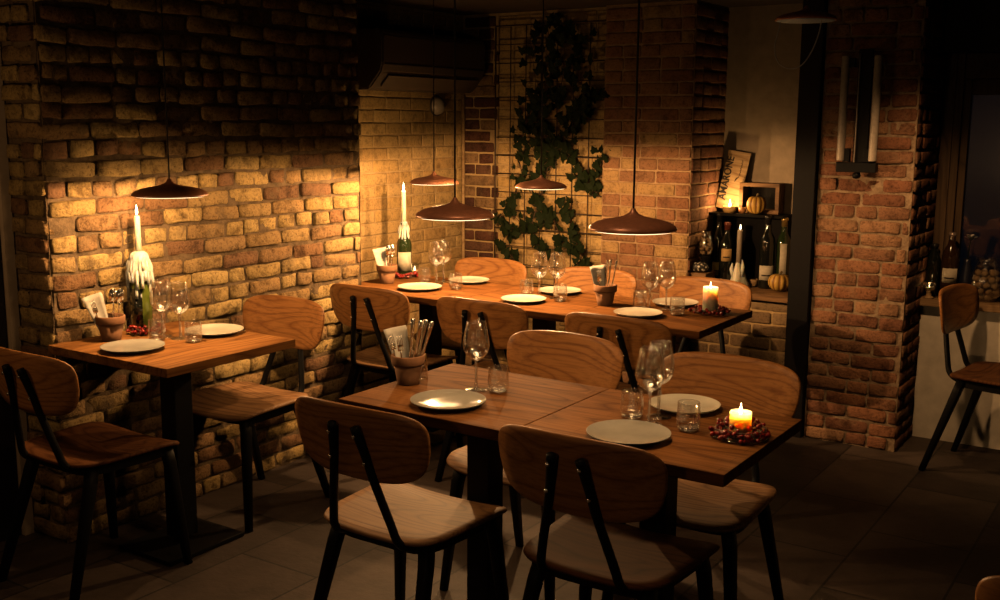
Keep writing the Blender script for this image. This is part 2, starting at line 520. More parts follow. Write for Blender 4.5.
# ------------------------------------------------------------------ brick walls
def bricks(mu, O, U, N, W, H, rowh=0.064, L=0.205, gap=0.009, depth=0.012, jit=0.006, wob=0.004, head=0.35, seed=1,
           miss=0.0, mid=0, offs=0.0, rag=0.0, tilt=0.3, z0=0.0, roundc=0.25):
    O = Vector(O); U = Vector(U).normalized(); N = Vector(N).normalized(); Z = Vector((0, 0, 1))
    r = random.Random(seed)
    rows = int(math.ceil(H / rowh))
    for j in range(rows):
        v0 = j * rowh + gap * 0.5
        v1 = min((j + 1) * rowh - gap * 0.5, H)
        if v1 - v0 < 0.015:
            continue
        u = -(L * 0.5 if j % 2 else 0.0) - offs + r.uniform(-0.02, 0.02) * (1 if jit > 0.003 else 0)
        end = W + (r.uniform(-rag, rag) if rag else 0)
        hd = r.random() < head
        while u < end - 0.02:
            ln = (L * 0.5 if (hd if head < 0.99 else True) and r.random() < 0.75 else L) * (1 + r.uniform(-1, 1) * jit * 12)
            a = max(u, 0.0 - (rag * r.random() * 0.5 if rag else 0)) + gap * 0.5
            b = min(u + ln, end) - gap * 0.5
            u += ln
            if b - a < 0.022:
                continue
            if r.random() < miss:
                continue
            d = depth * (0.55 + 0.45 * r.random()) + (r.uniform(-1, 1) * jit * 0.8)
            dv = r.uniform(-1, 1) * jit * 0.35
            tl = r.uniform(-1, 1) * jit * tilt
            nu, nv = 6, 4
            grid = []
            for q in range(nv):
                for p in range(nu):
                    fu = p / (nu - 1); fv = q / (nv - 1)
                    # pull the outer rows to make a rounded edge
                    eu = (0.04 if p == 1 else 0.96 if p == nu - 2 else fu)
                    ev = (0.10 if q == 1 else 0.90 if q == nv - 2 else fv)
                    uu = a + (b - a) * eu
                    vv = v0 + (v1 - v0) * ev + dv + tl * (fu - 0.5) * 2
                    border = (p in (0, nu - 1)) or (q in (0, nv - 1))
                    corner = (p in (0, nu - 1)) and (q in (0, nv - 1))
                    dd = d
                    if border:
                        dd -= depth * 0.28
                    if corner:
                        uu += (0.5 - fu) * 2 * roundc * gap * 1.2
                        vv += (0.5 - fv) * 2 * roundc * gap * 1.2
                    P = O + U * uu
                    nz = noise.noise_vector(Vector((P.x * 19 + 3.1, P.y * 19, vv * 19 + seed)))
                    nb = noise.noise(Vector((P.x * 2.1, P.y * 2.1, j * 1.7 + seed)))
                    uu += nz.x * jit * 0.8
                    vv += nz.y * jit * 0.7 + nb * wob
                    dd += nz.z * jit * 0.9
                    vv = max(vv, 0.0)
                    grid.append(O + U * uu + Z * (vv + z0) + N * dd)
            ring = [grid[p] for p in range(nu)] + [grid[q * nu + nu - 1] for q in range(1, nv)] + \
                   [grid[(nv - 1) * nu + p] for p in range(nu - 2, -1, -1)] + [grid[q * nu] for q in range(nv - 2, 0, -1)]
            idx = [p for p in range(nu)] + [q * nu + nu - 1 for q in range(1, nv)] + \
                  [(nv - 1) * nu + p for p in range(nu - 2, -1, -1)] + [q * nu for q in range(nv - 2, 0, -1)]
            vs = list(grid); fs = []
            flip = U.cross(Z).dot(N) < 0
            for q in range(nv - 1):
                for p in range(nu - 1):
                    k = q * nu + p
                    fc = (k, k + 1, k + nu + 1, k + nu)
                    fs.append(fc[::-1] if flip else fc)
            base = len(vs)
            for P in ring:
                vs.append(P - N * (depth + 0.012))
            n = len(ring)
            for k in range(n):
                fc = (idx[k], base + k, base + (k + 1) % n, idx[(k + 1) % n])
                fs.append(fc[::-1] if flip else fc)
            mu.add((vs, fs), mid)

def mortar(mu, O, U, N, W, H, amp=0.004, step=0.03, mid=1, z0=0.0, seed=0):
    O = Vector(O); U = Vector(U).normalized(); N = Vector(N).normalized(); Z = Vector((0, 0, 1))
    nu = max(2, int(W / step)); nv = max(2, int(H / step))
    vs, fs = [], []
    for q in range(nv + 1):
        for p in range(nu + 1):
            uu = W * p / nu; vv = H * q / nv
            P = O + U * uu + Z * (vv + z0)
            vs.append(P + N * (noise.noise(P * 23 + Vector((seed, 0, 0))) * amp))
    flip = U.cross(Z).dot(N) < 0
    for q in range(nv):
        for p in range(nu):
            k = q * (nu + 1) + p
            fc = (k, k + 1, k + nu + 2, k + nu + 1)
            fs.append(fc[::-1] if flip else fc)
    mu.add((vs, fs), mid)

CEIL = 2.125
XL, XR = -1.335, -1.665     # rough wall plane, recessed wall plane
YB = 2.93                   # back wall
# floor and ceiling
def plane_slab(name, x0, x1, y0, y1, z0, z1, mat):
    return struct(box(name, ((x0 + x1) / 2, (y0 + y1) / 2, (z0 + z1) / 2), (x1 - x0, y1 - y0, z1 - z0), mat, bevel=0))
plane_slab('floor', -2.2, 4.3, -4.2, 3.6, -0.08, 0.0, M['slate'])
plane_slab('ceiling', -2.2, 4.3, -4.2, 3.6, CEIL, CEIL + 0.08, M['ceiling'])

# left rough wall: long face, the end face towards the camera and the return into the recess
mu = Multi()
bricks(mu, (XL, 0.0, 0), (0, 1, 0), (1, 0, 0), 1.63, CEIL, rowh=0.066, L=0.20, gap=0.011, depth=0.013, jit=0.008, wob=0.011,
       head=0.45, seed=3, miss=0.01, rag=0.015, tilt=0.55, roundc=0.5)
mortar(mu, (XL + 0.001, 0.0, 0), (0, 1, 0), (1, 0, 0), 1.63, CEIL, 0.008, step=0.02)
bricks(mu, (-1.545, 0.005, 0), (1, 0, 0), (0, -1, 0), 0.215, CEIL, rowh=0.066, L=0.20, gap=0.012, depth=0.016, jit=0.008, wob=0.008,
       head=0.6, seed=5, rag=0.008, roundc=0.8)
mortar(mu, (-1.545, 0.005, 0), (1, 0, 0), (0, -1, 0), 0.215, CEIL, 0.005)
bricks(mu, (XR, 1.63, 0), (1, 0, 0), (0, 1, 0), 0.335, CEIL, rowh=0.066, L=0.20, gap=0.012, depth=0.012, jit=0.006, seed=8)
mortar(mu, (XR, 1.63, 0), (1, 0, 0), (0, 1, 0), 0.335, CEIL, 0.004)
struct(mu.build('wall_left', [M['brick_old'], M['mortar_old']], smooth=True))
# core of the left wall
plane_slab('wall_left_core', -2.0, XL - 0.03, 0.03, 1.60, 0, CEIL, M['mortar_old'])
# recessed smoother wall
mu = Multi()
bricks(mu, (XR, 1.60, 0), (0, 1, 0), (1, 0, 0), YB - 1.60, CEIL, rowh=0.066, L=0.21, gap=0.006, depth=0.004, jit=0.0022, wob=0.003,
       head=0.2, seed=11, roundc=0.2)
mortar(mu, (XR, 1.60, 0), (0, 1, 0), (1, 0, 0), YB - 1.60, CEIL, 0.002)
struct(mu.build('wall_recess', [M['brick_buff'], M['mortar_buff']]))
# back wall behind the trellis, with dark red quoin bricks at its left end
mu = Multi()
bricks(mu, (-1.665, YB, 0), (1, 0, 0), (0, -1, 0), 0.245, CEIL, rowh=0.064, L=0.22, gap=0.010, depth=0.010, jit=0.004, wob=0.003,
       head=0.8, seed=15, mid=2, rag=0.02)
bricks(mu, (-1.42, YB, 0), (1, 0, 0), (0, -1, 0), 0.74, CEIL, rowh=0.064, L=0.21, gap=0.007, depth=0.005, jit=0.0025, wob=0.003,
       head=0.2, seed=17)
mortar(mu, (-1.665, YB, 0), (1, 0, 0), (0, -1, 0), 0.98, CEIL, 0.003)
struct(mu.build('wall_back', [M['brick_buff'], M['mortar_buff'], M['brick_quoin']]))
# chimney breast
CX0, CX1, CY = -0.70, -0.195, 2.865
mu = Multi()
bricks(mu, (CX0, CY, 0), (1, 0, 0), (0, -1, 0), CX1 - CX0, CEIL, rowh=0.064, L=0.215, gap=0.008, depth=0.007, jit=0.003, wob=0.003,
       head=0.3, seed=21)
mortar(mu, (CX0, CY, 0), (1, 0, 0), (0, -1, 0), CX1 - CX0, CEIL, 0.003)
bricks(mu, (CX1, CY, 0), (0, 1, 0), (1, 0, 0), 0.44, CEIL, rowh=0.064, L=0.215, gap=0.008, depth=0.007, jit=0.003, wob=0.003,
       head=0.5, seed=23, mid=2)
mortar(mu, (CX1, CY, 0), (0, 1, 0), (1, 0, 0), 0.44, CEIL, 0.003)
bricks(mu, (CX0, YB + 0.01, 0), (0, -1, 0), (-1, 0, 0), YB - CY + 0.01, CEIL, rowh=0.064, L=0.215, gap=0.008, depth=0.005, jit=0.002, seed=25)
struct(mu.build('wall_chimney', [M['brick_chimney'], M['mortar_chimney'], M['brick_red']]))
# niche: plaster back, brick ledge front, wooden shelf
NY = 3.28
LX1 = 0.345
SHZ = 0.685
plane_slab('wall_niche', -0.25, 0.52, NY, NY + 0.08, 0, CEIL, M['plaster'])
plane_slab('wall_niche_side', LX1, LX1 + 0.10, 2.935, NY, 0, CEIL, M['plaster'])
mu = Multi()
bricks(mu, (CX1, 2.93, 0), (1, 0, 0), (0, -1, 0), LX1 - CX1, SHZ - 0.05, rowh=0.066, L=0.215, gap=0.010, depth=0.007, jit=0.003, wob=0.002,
       head=0.25, seed=31)
mortar(mu, (CX1, 2.93, 0), (1, 0, 0), (0, -1, 0), LX1 - CX1, SHZ - 0.05, 0.003)
struct(mu.build('wall_ledge', [M['brick_ledge'], M['mortar_buff']]))
plane_slab('trim_1', CX1 + 0.008, LX1, 2.893, NY, SHZ - 0.032, SHZ, M['wood_shelf'])
# black steel post
bm = bmesh.new()
add_box(bm, (0.398, 2.838, CEIL / 2), (0.098, 0.012, CEIL))
add_box(bm, (0.398, 2.930, CEIL / 2), (0.098, 0.012, CEIL))
add_box(bm, (0.352, 2.884, CEIL / 2), (0.010, 0.100, CEIL))
add_box(bm, (0.444, 2.884, CEIL / 2), (0.010, 0.100, CEIL))
struct(bmobj('trim_2', bm, M['black_beam']))
# brick pier
PX0, PX1, PY = 0.455, 0.885, 2.865
mu = Multi()
bricks(mu, (PX0, PY, 0), (1, 0, 0), (0, -1, 0), PX1 - PX0, CEIL, rowh=0.064, L=0.20, gap=0.010, depth=0.007, jit=0.005, wob=0.006,
       head=0.4, seed=41, rag=0.006, roundc=0.7)
mortar(mu, (PX0, PY, 0), (1, 0, 0), (0, -1, 0), PX1 - PX0, CEIL, 0.006, step=0.02)
bricks(mu, (PX1, PY, 0), (0, 1, 0), (1, 0, 0), 0.56, CEIL, rowh=0.064, L=0.20, gap=0.012, depth=0.008, jit=0.005, wob=0.004, head=0.5, seed=43)
mortar(mu, (PX1, PY, 0), (0, 1, 0), (1, 0, 0), 0.56, CEIL, 0.004)
struct(mu.build('wall_pier', [M['brick_red'], M['mortar_light']]))
plane_slab('wall_pier_core', PX0 + 0.02, PX1 - 0.012, 2.89, 3.43, 0, CEIL, M['mortar_light'])
# window wall with opening
WY = 3.19
WX0, WX1 = 0.90, 2.3
plane_slab('wall_window', 0.89, 4.3, WY, WY + 0.24, 0, 0.665, M['plaster_white'])
plane_slab('wall_window_head', 0.89, 4.3, WY, WY + 0.24, 1.86, CEIL, M['dark_paint'])
plane_slab('wall_window_side', WX1, 4.3, WY, WY + 0.24, 0.665, 1.86, M['plaster_white'])
plane_slab('trim_3', 0.86 + 0.03, 2.32, WY - 0.045, WY + 0.235, 0.665, 0.698, M['wood_sill'])
# window frame and pane
wf = bpy.data.objects.new('window_1', None); COL.objects.link(wf); wf.location = (0, 0, 0); struct(wf)
bm = bmesh.new()
FY = WY + 0.17
for (x0, x1, z0, z1, d) in ((0.897, 0.985, 0.698, 1.86, 0.09), (2.22, 2.30, 0.698, 1.86, 0.09), (0.985, 2.22, 1.74, 1.86, 0.09),
                           (0.985, 1.018, 0.698, 1.74, 0.05), (2.19, 2.22, 0.698, 1.74, 0.05), (1.018, 2.19, 1.665, 1.74, 0.05), (1.018, 2.19, 0.698, 0.735, 0.05)):
    add_box(bm, ((x0 + x1) / 2, FY, (z0 + z1) / 2), (x1 - x0 - 0.001, d, z1 - z0 - 0.001), 0.006)
add_box(bm, (0.945, FY - 0.05, 1.28), (0.012, 0.02, 1.16), 0.003)
bmobj('window_frame', bm, M['wood_frame'], wf)
box('window_pane', (1.604, FY + 0.005, 1.20), (1.17, 0.006, 0.93), M['night_glass'], wf, bevel=0)
# far left: plaster reveal and a dark door
plane_slab('trim_4', -1.60, -1.532, -0.040, -0.004, 0, CEIL, M['plaster'])
d = struct(box('door_1', (-1.575, -0.545, CEIL / 2), (0.05, 1.0, CEIL), M['dark_paint'], bevel=0.004))
bm = bmesh.new()
for z in (0.55, 1.45):
    add_box(bm, (0.028, 0.0, z - CEIL / 2), (0.012, 0.7, 0.75), 0.004)
bmobj('door_panel', bm, M['dark_paint'], d)
plane_slab('wall_left_near', -1.70, -1.60, -4.2, -1.06, 0, CEIL, M['plaster'])
plane_slab('wall_right', 4.2, 4.3, -4.2, 3.19, 0, CEIL, M['plaster'])
plane_slab('wall_front', -1.7, 4.3, -4.3, -4.2, 0, CEIL, M['plaster'])
# slim conduit in the recess corner
o = struct(tube('trim_5', [(XR + 0.018, YB - 0.020, 0), (XR + 0.018, YB - 0.020, 1.70)], 0.010, M['wood_pale']))

# ------------------------------------------------------------------ chairs
def outline_super(hw, hd, n, k, taper=0.0):
    out = []
    for i in range(k):
        a = 2 * PI * i / k
        c, s = math.cos(a), math.sin(a)
        x = math.copysign(abs(c) ** (2 / n), c) * hw
        y = math.copysign(abs(s) ** (2 / n), s) * hd
        out.append((x * (1 + taper * y / hd), y))
    return out

def sheet(outl, rings, zf, thick, edge=0.35):
    """a filled outline in the XY plane with height zf(x, y); solid with rounded rim"""
    k = len(outl)
    vs, fs = [], []
    def layer(top):
        base = len(vs)
        for r in range(rings, 0, -1):
            f = r / rings
            for (x, y) in outl:
                z = zf(x * f, y * f)
                vs.append((x * f, y * f, z - (0 if top else thick)))
        vs.append((0, 0, zf(0, 0) - (0 if top else thick)))
        return base
    t = layer(True)
    b = layer(False)
    mid = len(vs)
    for (x, y) in outl:
        l = math.hypot(x, y)
        vs.append((x * (1 + thick * edge / l), y * (1 + thick * edge / l), zf(x, y) - thick / 2))
    for base, up in ((t, True), (b, False)):
        for r in range(rings - 1):
            for i in range(k):
                a = base + r * k + i; c = base + r * k + (i + 1) % k
                f = (a, c, c + k, a + k)
                fs.append(f if up else f[::-1])
        cen = base + rings * k
        lo = base + (rings - 1) * k
        for i in range(k):
            f = (lo + i, lo + (i + 1) % k, cen)
            fs.append(f if up else f[::-1])
    for i in range(k):
        j = (i + 1) % k
        fs.append((t + j, t + i, mid + i, mid + j))
        fs.append((mid + j, mid + i, b + i, b + j))
    return vs, fs

def make_chair(label, group):
    t = thing('dining_chair', label, 'chair', (0, 0, 0), 0, group)
    # seat
    outl = outline_super(0.211, 0.194, 5.6, 84, 0.06)
    def zs(x, y):
        return 0.443 + 0.012 * (x / 0.2) ** 2 - 0.016 * max(0, (y - 0.09) / 0.1) ** 2
    vs, fs = sheet(outl, 7, zs, 0.014)
    pyobj('seat', vs, fs, M['wood_seat'], t)
    # frame under the seat
    bm = bmesh.new()
    o2 = outline_super(0.178, 0.165, 5, 40, 0.07)
    o3 = [(x * 0.84, y * 0.84) for x, y in o2]
    f = Multi()
    n = len(o2)
    V = [(x, y, 0.432) for x, y in o2] + [(x, y, 0.400) for x, y in o2] + [(x, y, 0.432) for x, y in o3] + [(x, y, 0.400) for x, y in o3]
    F = []
    for i in range(n):
        j = (i + 1) % n
        F += [(i, j, n + j, n + i)[::-1], (2 * n + i, 2 * n + j, 3 * n + j, 3 * n + i), (i, j, 2 * n + j, 2 * n + i), (n + i, n + j, 3 * n + j, 3 * n + i)[::-1]]
    f.add((V, F))
    f.add(tube_data([(-0.15, 0, 0.416), (0.15, 0, 0.416)], 0.012, 8))
    f.build('seat_frame', M['black_steel'], t, smooth=False)
    bm.free()
    # legs
    for sx in (-1, 1):
        tube('leg', [(sx * 0.160, 0.145, 0.428), (sx * 0.172, 0.152, 0.37), (sx * 0.205, 0.185, 0.0)], [0.019, 0.0185, 0.0125], M['black_steel'], t, 12, True)
        tube('leg', [(sx * 0.150, -0.135, 0.428), (sx * 0.160, -0.152, 0.37), (sx * 0.195, -0.265, 0.0)], [0.019, 0.0185, 0.0125], M['black_steel'], t, 12, True)
    # backrest
    HB, CZ = 0.099, 0.712
    hw = 0.222
    def ob():
        out = []
        for i in range(80):
            a = 2 * PI * i / 80
            c, s = math.cos(a), math.sin(a)
            e = 2 / (4.2 if s > 0 else 3.7)
            x = math.copysign(abs(c) ** e, c) * hw
            z = math.copysign(abs(s) ** e, s) * HB
            x *= (1 + 0.035 * z / HB) if z > 0 else (1 + 0.10 * z / HB)
            out.append((x, z))
        return out
    vs, fs = sheet(ob(), 7, lambda x, z: 0.0, 0.013)
    V = []
    for (x, z, h) in vs:
        y = -0.252 + 0.040 * (x / hw) ** 2 - 0.16 * z + h
        V.append((x, y, CZ + z))
    pyobj('backrest', V, fs, M['wood_back'], t)
    # support tubes
    for sx in (-1, 1):
        path = spline([(sx * 0.118, -0.10, 0.418), (sx * 0.116, -0.165, 0.420), (sx * 0.110, -0.205, 0.445), (sx * 0.098, -0.222, 0.50),
                       (sx * 0.068, -0.250, 0.617), (sx * 0.055, -0.2625, 0.677), (sx * 0.038, -0.2885, 0.764)], 6)
        sup = tube('back_support', path, 0.0120, M['black_steel'], t, 10)
        for (bx, by, bz) in ((0.0575, -0.2755, 0.668), (0.042, -0.2965, 0.742)):
            lathe('bolt', [(0.0, 0.0), (0.0058, 0.0), (0.0054, 0.0025), (0.003, 0.0045), (0.0, 0.005)], M['chrome'], sup, 10,
                  loc=(sx * bx, by, bz), rot=(PI / 2, 0, 0))
    return t

CH = 'dining chairs in the restaurant'
chairs = [  # seat centre x, y, rotation, label
    (0.220, 0.062, 0.0, 'wooden chair before the nearest forks pot table, back turned to the viewer'),
    (0.820, 0.155, 0.0, 'dark wooden chair, back turned, before the nearest berry wreath table'),
    (0.226, 0.655, PI, 'wooden chair across the front table from the wine glass, facing the viewer'),
    (0.820, 0.643, PI, 'wooden chair behind the lit pillar candle on the nearest table, facing the viewer'),
    (-1.045, -0.050, 0.0, 'shadowed chair at far left, back turned, at the wall table'),
    (-1.085, 0.640, PI, 'wooden chair against the rough brick wall, facing the table with the wax-covered bottle'),
    (-1.045, 1.575, 0.0, 'leftmost back-turned chair of the rear table row, beside the rough wall'),
    (-0.441, 1.575, 0.0, 'middle back-turned chair of the rear row, behind the single wine glass'),
    (0.183, 1.575, 0.0, 'rightmost back-turned chair of the rear row, before its pillar candle table'),
    (-1.100, 2.165, PI, 'chair below the left half of the ivy trellis, facing the viewer across the rear row'),
    (-0.475, 2.165, PI, 'chair behind the rear terracotta cutlery pot, facing the viewer, under the trellis edge'),
    (0.103, 2.165, PI, 'chair in front of the wine bottle ledge, facing the viewer behind the rear pillar candle'),
    (1.345, 2.810, -PI / 2 - 0.16, 'dark wooden chair side-on beneath the window sill at the right, facing right'),
    (1.965, -0.115, 0.0, 'chair cut off by the bottom right corner of the picture, only its seat edge showing'),
]
c0 = make_chair(chairs[0][3], CH)
c0.location = (chairs[0][0], chairs[0][1], 0)
for (x, y, rz, lb) in chairs[1:]:
    c_ = dup(c0, (x, y, 0), rz, lb)
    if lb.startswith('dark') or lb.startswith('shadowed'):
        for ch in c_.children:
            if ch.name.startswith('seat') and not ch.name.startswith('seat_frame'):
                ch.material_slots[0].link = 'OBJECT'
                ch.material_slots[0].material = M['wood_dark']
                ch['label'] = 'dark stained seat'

# ------------------------------------------------------------------ tables
TH = 0.030
def make_table(label, cx, cy, w, d, mat, group, base=(0.24, 0.26), ped=(0.0, 0.0)):
    t = thing('bistro_table', label, 'table', (cx, cy, 0), 0, group)
    bm = bmesh.new()
    add_box(bm, (0, 0, 0.75 - TH / 2), (w, d, TH), 0.003)
    bmobj('tabletop', bm, mat, t)
    bm = bmesh.new()
    add_box(bm, (ped[0], ped[1], 0.375), (0.078, 0.078, 0.68), 0.004)
    bmobj('pedestal', bm, M['black_steel'], t)
    bm = bmesh.new()
    add_box(bm, (ped[0], ped[1] * 0.4, 0.710), (0.26, 0.26, 0.012), 0.002)
    bmobj('mounting_plate', bm, M['black_steel'], t)
    bm = bmesh.new()
    add_box(bm, (ped[0], ped[1], 0.010), (base[0], base[1], 0.014), 0.003)
    bmobj('base_plate', bm, M['black_steel'], t)
    return t
TG = 'square bistro tables on black pedestals'
make_table('nearest left table with forks pot, single wine glass and one plate', 0.2875, 0.274, 0.575, 0.548, M['wood_top'], TG, ped=(0.0, 0.045))
make_table('nearest right table with two wine glasses and the pillar candle in berries', 0.8665, 0.274, 0.577, 0.548, M['wood_top'], TG, ped=(-0.052, 0.126))
make_table('striped wooden table against the rough brick wall at left, under its own pendant lamp', -1.0, 0.245, 0.625, 0.573, M['wood_top_across'], TG, (0.28, 0.34))
make_table('rear row table at its left end with the labelled candle bottle', -1.06, 1.789, 0.69, 0.563, M['wood_top'], TG, ped=(0.0, 0.03))
make_table('rear row middle table with two wine glasses below the trellis', -0.420, 1.789, 0.586, 0.563, M['wood_top'], TG, ped=(0.0, 0.03))
make_table('rear row table at its right end with a white pillar candle', 0.163, 1.789, 0.577, 0.563, M['wood_top'], TG, ped=(0.0, 0.03))

# ------------------------------------------------------------------ table ware
ZT = 0.7503
def plate_prof(r):
    return [(0.0, 0.003), (r * 0.55, 0.003), (r * 0.58, 0.0), (r * 0.64, 0.0), (r * 0.66, 0.003), (r * 0.9, 0.0075), (r, 0.0145), (r * 1.0, 0.0165),
            (r * 0.985, 0.0165), (r * 0.92, 0.0120), (r * 0.78, 0.0085), (r * 0.5, 0.0070), (0.0, 0.007)]
def plate(x, y, label, r=0.106, mat='plate'):
    o = lathe('plate', plate_prof(r), M[mat], None, 64, loc=(x, y, ZT))
    return tag(o, label, 'plate', 'round stoneware plates')
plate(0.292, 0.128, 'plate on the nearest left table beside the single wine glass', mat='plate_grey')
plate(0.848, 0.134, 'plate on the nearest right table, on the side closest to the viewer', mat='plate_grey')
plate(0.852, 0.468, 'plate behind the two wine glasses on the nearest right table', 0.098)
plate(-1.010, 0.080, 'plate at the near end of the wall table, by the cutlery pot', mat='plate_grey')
plate(-1.005, 0.435, 'plate at the far end of the wall table, by the chair')
plate(-1.027, 1.695, 'plate at the front of the rear left table below the candle bottle', 0.104)
plate(-0.965, 2.005, 'plate at the back of the rear left table beside two wine glasses', 0.100)
plate(-0.450, 1.690, 'plate at the front edge of the rear middle table', 0.100)
plate(-0.440, 1.985, 'plate at the back of the rear middle table behind a tumbler', 0.100)
plate(0.110, 1.680, 'plate at the front of the rear right table, half hidden by a chair back', 0.100)
plate(0.130, 2.000, 'plate at the back of the rear right table, behind its wine glasses', 0.100)

def make_wine(label):
    t = thing('wine_glass', label, 'wine glass', (0, 0, 0), 0, 'stemmed wine glasses')
    H = 0.205
    prof = [(0.004, 0.088), (0.014, 0.092), (0.027, 0.103), (0.036, 0.118), (0.0395, 0.133), (0.0385, 0.150), (0.034, 0.175), (0.028, H - 0.001),
            (0.0272, H), (0.0264, H - 0.001), (0.0325, 0.175), (0.037, 0.150), (0.038, 0.133), (0.0345, 0.119), (0.026, 0.105), (0.013, 0.095), (0.0, 0.093)]
    lathe('bowl', prof, M['glass'], t, 36)
    lathe('stem', [(0.0075, 0.0045), (0.0052, 0.012), (0.0044, 0.03), (0.0042, 0.07), (0.0048, 0.085), (0.0065, 0.0915), (0.0, 0.0925)], M['glass_thick'], t, 14)
    lathe('foot', [(0.0, 0.0), (0.034, 0.0), (0.0345, 0.0012), (0.030, 0.0022), (0.012, 0.0038), (0.0, 0.005)], M['glass'], t, 36)
    return t
wines = [
    (0.264, 0.304, 'single tall wine glass on the nearest left table'),
    (0.838, 0.272, 'wine glass on the nearest right table, the closer of its pair'),
    (0.828, 0.352, 'wine glass on the nearest right table, the further of its pair'),
    (-1.110, 0.285, 'wine glass on the wall table, next to the wax-covered bottle'),
    (-1.030, 0.300, 'wine glass on the wall table, the right one of its pair'),
    (-1.058, 1.865, 'wine glass on the rear left table, closer to the candle bottle'),
    (-1.075, 1.945, 'wine glass on the rear left table, further from the candle bottle'),
    (-0.448, 1.818, 'left wine glass of the pair on the rear middle table'),
    (-0.375, 1.850, 'right wine glass of the pair on the rear middle table'),
    (0.100, 1.805, 'left wine glass of the pair on the rear right table'),
    (0.145, 1.873, 'right wine glass of the pair on the rear right table'),
]
w0 = make_wine(wines[0][2])
w0.location = (wines[0][0], wines[0][1], ZT)
for x, y, lb in wines[1:]:
    dup(w0, (x, y, ZT), 0, lb)

def make_tumbler(label):
    t = thing('tumbler', label, 'glass', (0, 0, 0), 0, 'short water tumblers')
    prof = [(0.0255, 0.0015), (0.0295, 0.008), (0.0312, 0.020), (0.0312, 0.035), (0.0285, 0.073), (0.0279, 0.0745), (0.0271, 0.073), (0.0296, 0.035), (0.0296, 0.018), (0.027, 0.0125), (0.0, 0.011)]
    lathe('wall', prof, M['glass'], t, 32)
    lathe('base', [(0.0, 0.0), (0.0255, 0.0), (0.0272, 0.004), (0.0268, 0.0085), (0.0, 0.0105)], M['glass_thick'], t, 32)
    return t
tumblers = [
    (0.328, 0.325, 'water tumbler beside the single wine glass on the nearest left table'),
    (0.945, 0.280, 'water tumbler between the near plate and the pillar candle'),
    (0.772, 0.303, 'water tumbler left of the two near wine glasses'),
    (-1.070, 0.230, 'left tumbler below the wine glasses on the wall table'),
    (-0.945, 0.288, 'right tumbler before the far plate on the wall table'),
    (-1.126, 1.858, 'tumbler left of the wine glasses on the rear left table'),
    (-0.895, 1.800, 'tumbler right of the wine glasses on the rear left table'),
    (-0.513, 1.815, 'tumbler left of the wine glasses on the rear middle table'),
    (-0.326, 1.796, 'tumbler right of the wine glasses on the rear middle table'),
    (0.040, 1.840, 'tumbler left of the wine glasses on the rear right table'),
    (0.236, 1.783, 'tumbler between the rear pillar candle and the wine glasses'),
]
t0 = make_tumbler(tumblers[0][2])
t0.location = (tumblers[0][0], tumblers[0][1], ZT)
for x, y, lb in tumblers[1:]:
    dup(t0, (x, y, ZT), 0, lb)
# slim shaker behind the front pot
t = thing('glass_shaker', 'slim glass shaker half hidden behind the forks pot on the nearest left table', 'shaker', (0.052, 0.322, ZT))
lathe('glass_body', [(0.0, 0.0), (0.017, 0.0), (0.018, 0.004), (0.0125, 0.055), (0.012, 0.0605), (0.0, 0.0605)], M['glass_thick'], t, 20)
lathe('cap', [(0.0125, 0.0608), (0.0125, 0.072), (0.009, 0.079), (0.0, 0.080)], M['foil_gold'], t, 20)

# ------------------------------------------------------------------ cutlery pots
def make_pot(label):
    t = thing('terracotta_pot', label, 'cutlery pot', (0, 0, 0), 0, 'terracotta pots holding cutlery')
    wb = lambda a, z: 0.012 * math.sin(2 * a + z * 40)
    lathe('pot_body', [(0.0, 0.0), (0.031, 0.0), (0.033, 0.003), (0.0435, 0.062), (0.0405, 0.062), (0.030, 0.008), (0.0, 0.008)], M['terracotta'], t, 40, wb)
    lathe('rim', [(0.0436, 0.062), (0.0485, 0.0605), (0.0500, 0.064), (0.0510, 0.087), (0.0490, 0.090), (0.0455, 0.089), (0.0415, 0.0625), (0.0436, 0.062)], M['terracotta'], t, 40, wb)
    return t

def fork_mesh():
    mu = Multi()
    # lies along +Z from 0 (handle end) to .17 (tine tips)
    pts = [(0, 0, 0), (0, 0, 0.06), (0, 0.001, 0.105), (0, -0.003, 0.120)]
    vs, fs = tube_data(pts, [0.0050, 0.0035, 0.0026, 0.0030], 8)
    mu.add((vs, fs))
    b = bmesh.new()
    add_box(b, (0, -0.003, 0.131), (0.021, 0.0022, 0.024), 0.0008)
    b.verts.ensure_lookup_table()
    mu.add(([v.co.copy() for v in b.verts], [tuple(v.index for v in f.verts) for f in b.faces]))
    b.free()
    for k in range(4):
        x = -0.0085 + k * 0.00567
        mu.add(tube_data([(x, -0.003, 0.140), (x, -0.004, 0.16), (x, -0.0015, 0.178)], [0.0016, 0.0014, 0.0006], 6))
    return mu
def knife_mesh():
    mu = Multi()
    vs, fs = tube_data([(0, 0, 0.0), (0, 0, 0.05), (0, 0, 0.085), (0, 0, 0.11), (0, 0, 0.16), (0, 0, 0.184), (0, 0, 0.188)],
                       [0.0012, 0.0066, 0.0064, 0.0040, 0.0066, 0.0074, 0.004], 12)
    vs = [(v[0], v[1] * 0.55, v[2]) for v in vs]
    mu.add((vs, fs))
    return mu
def spoon_mesh():
    mu = Multi()
    mu.add(tube_data([(0, 0, 0), (0, 0, 0.06), (0, 0.001, 0.115), (0, 0, 0.126)], [0.0045, 0.0032, 0.0026, 0.004], 8))
    vs, fs = [], []
    n, rr = 20, 5
    for q in range(rr + 1):
        f = q / rr
        for k in range(n):
            a = 2 * PI * k / n
            vs.append((math.cos(a) * 0.0155 * f, -0.007 * (1 - f * f), 0.150 + math.sin(a) * 0.0265 * f))
    for q in range(rr):
        for k in range(n):
            a = q * n + k; b = q * n + (k + 1) % n
            fs.append((a, b, b + n, a + n))
    mu.add((vs, fs))
    return mu
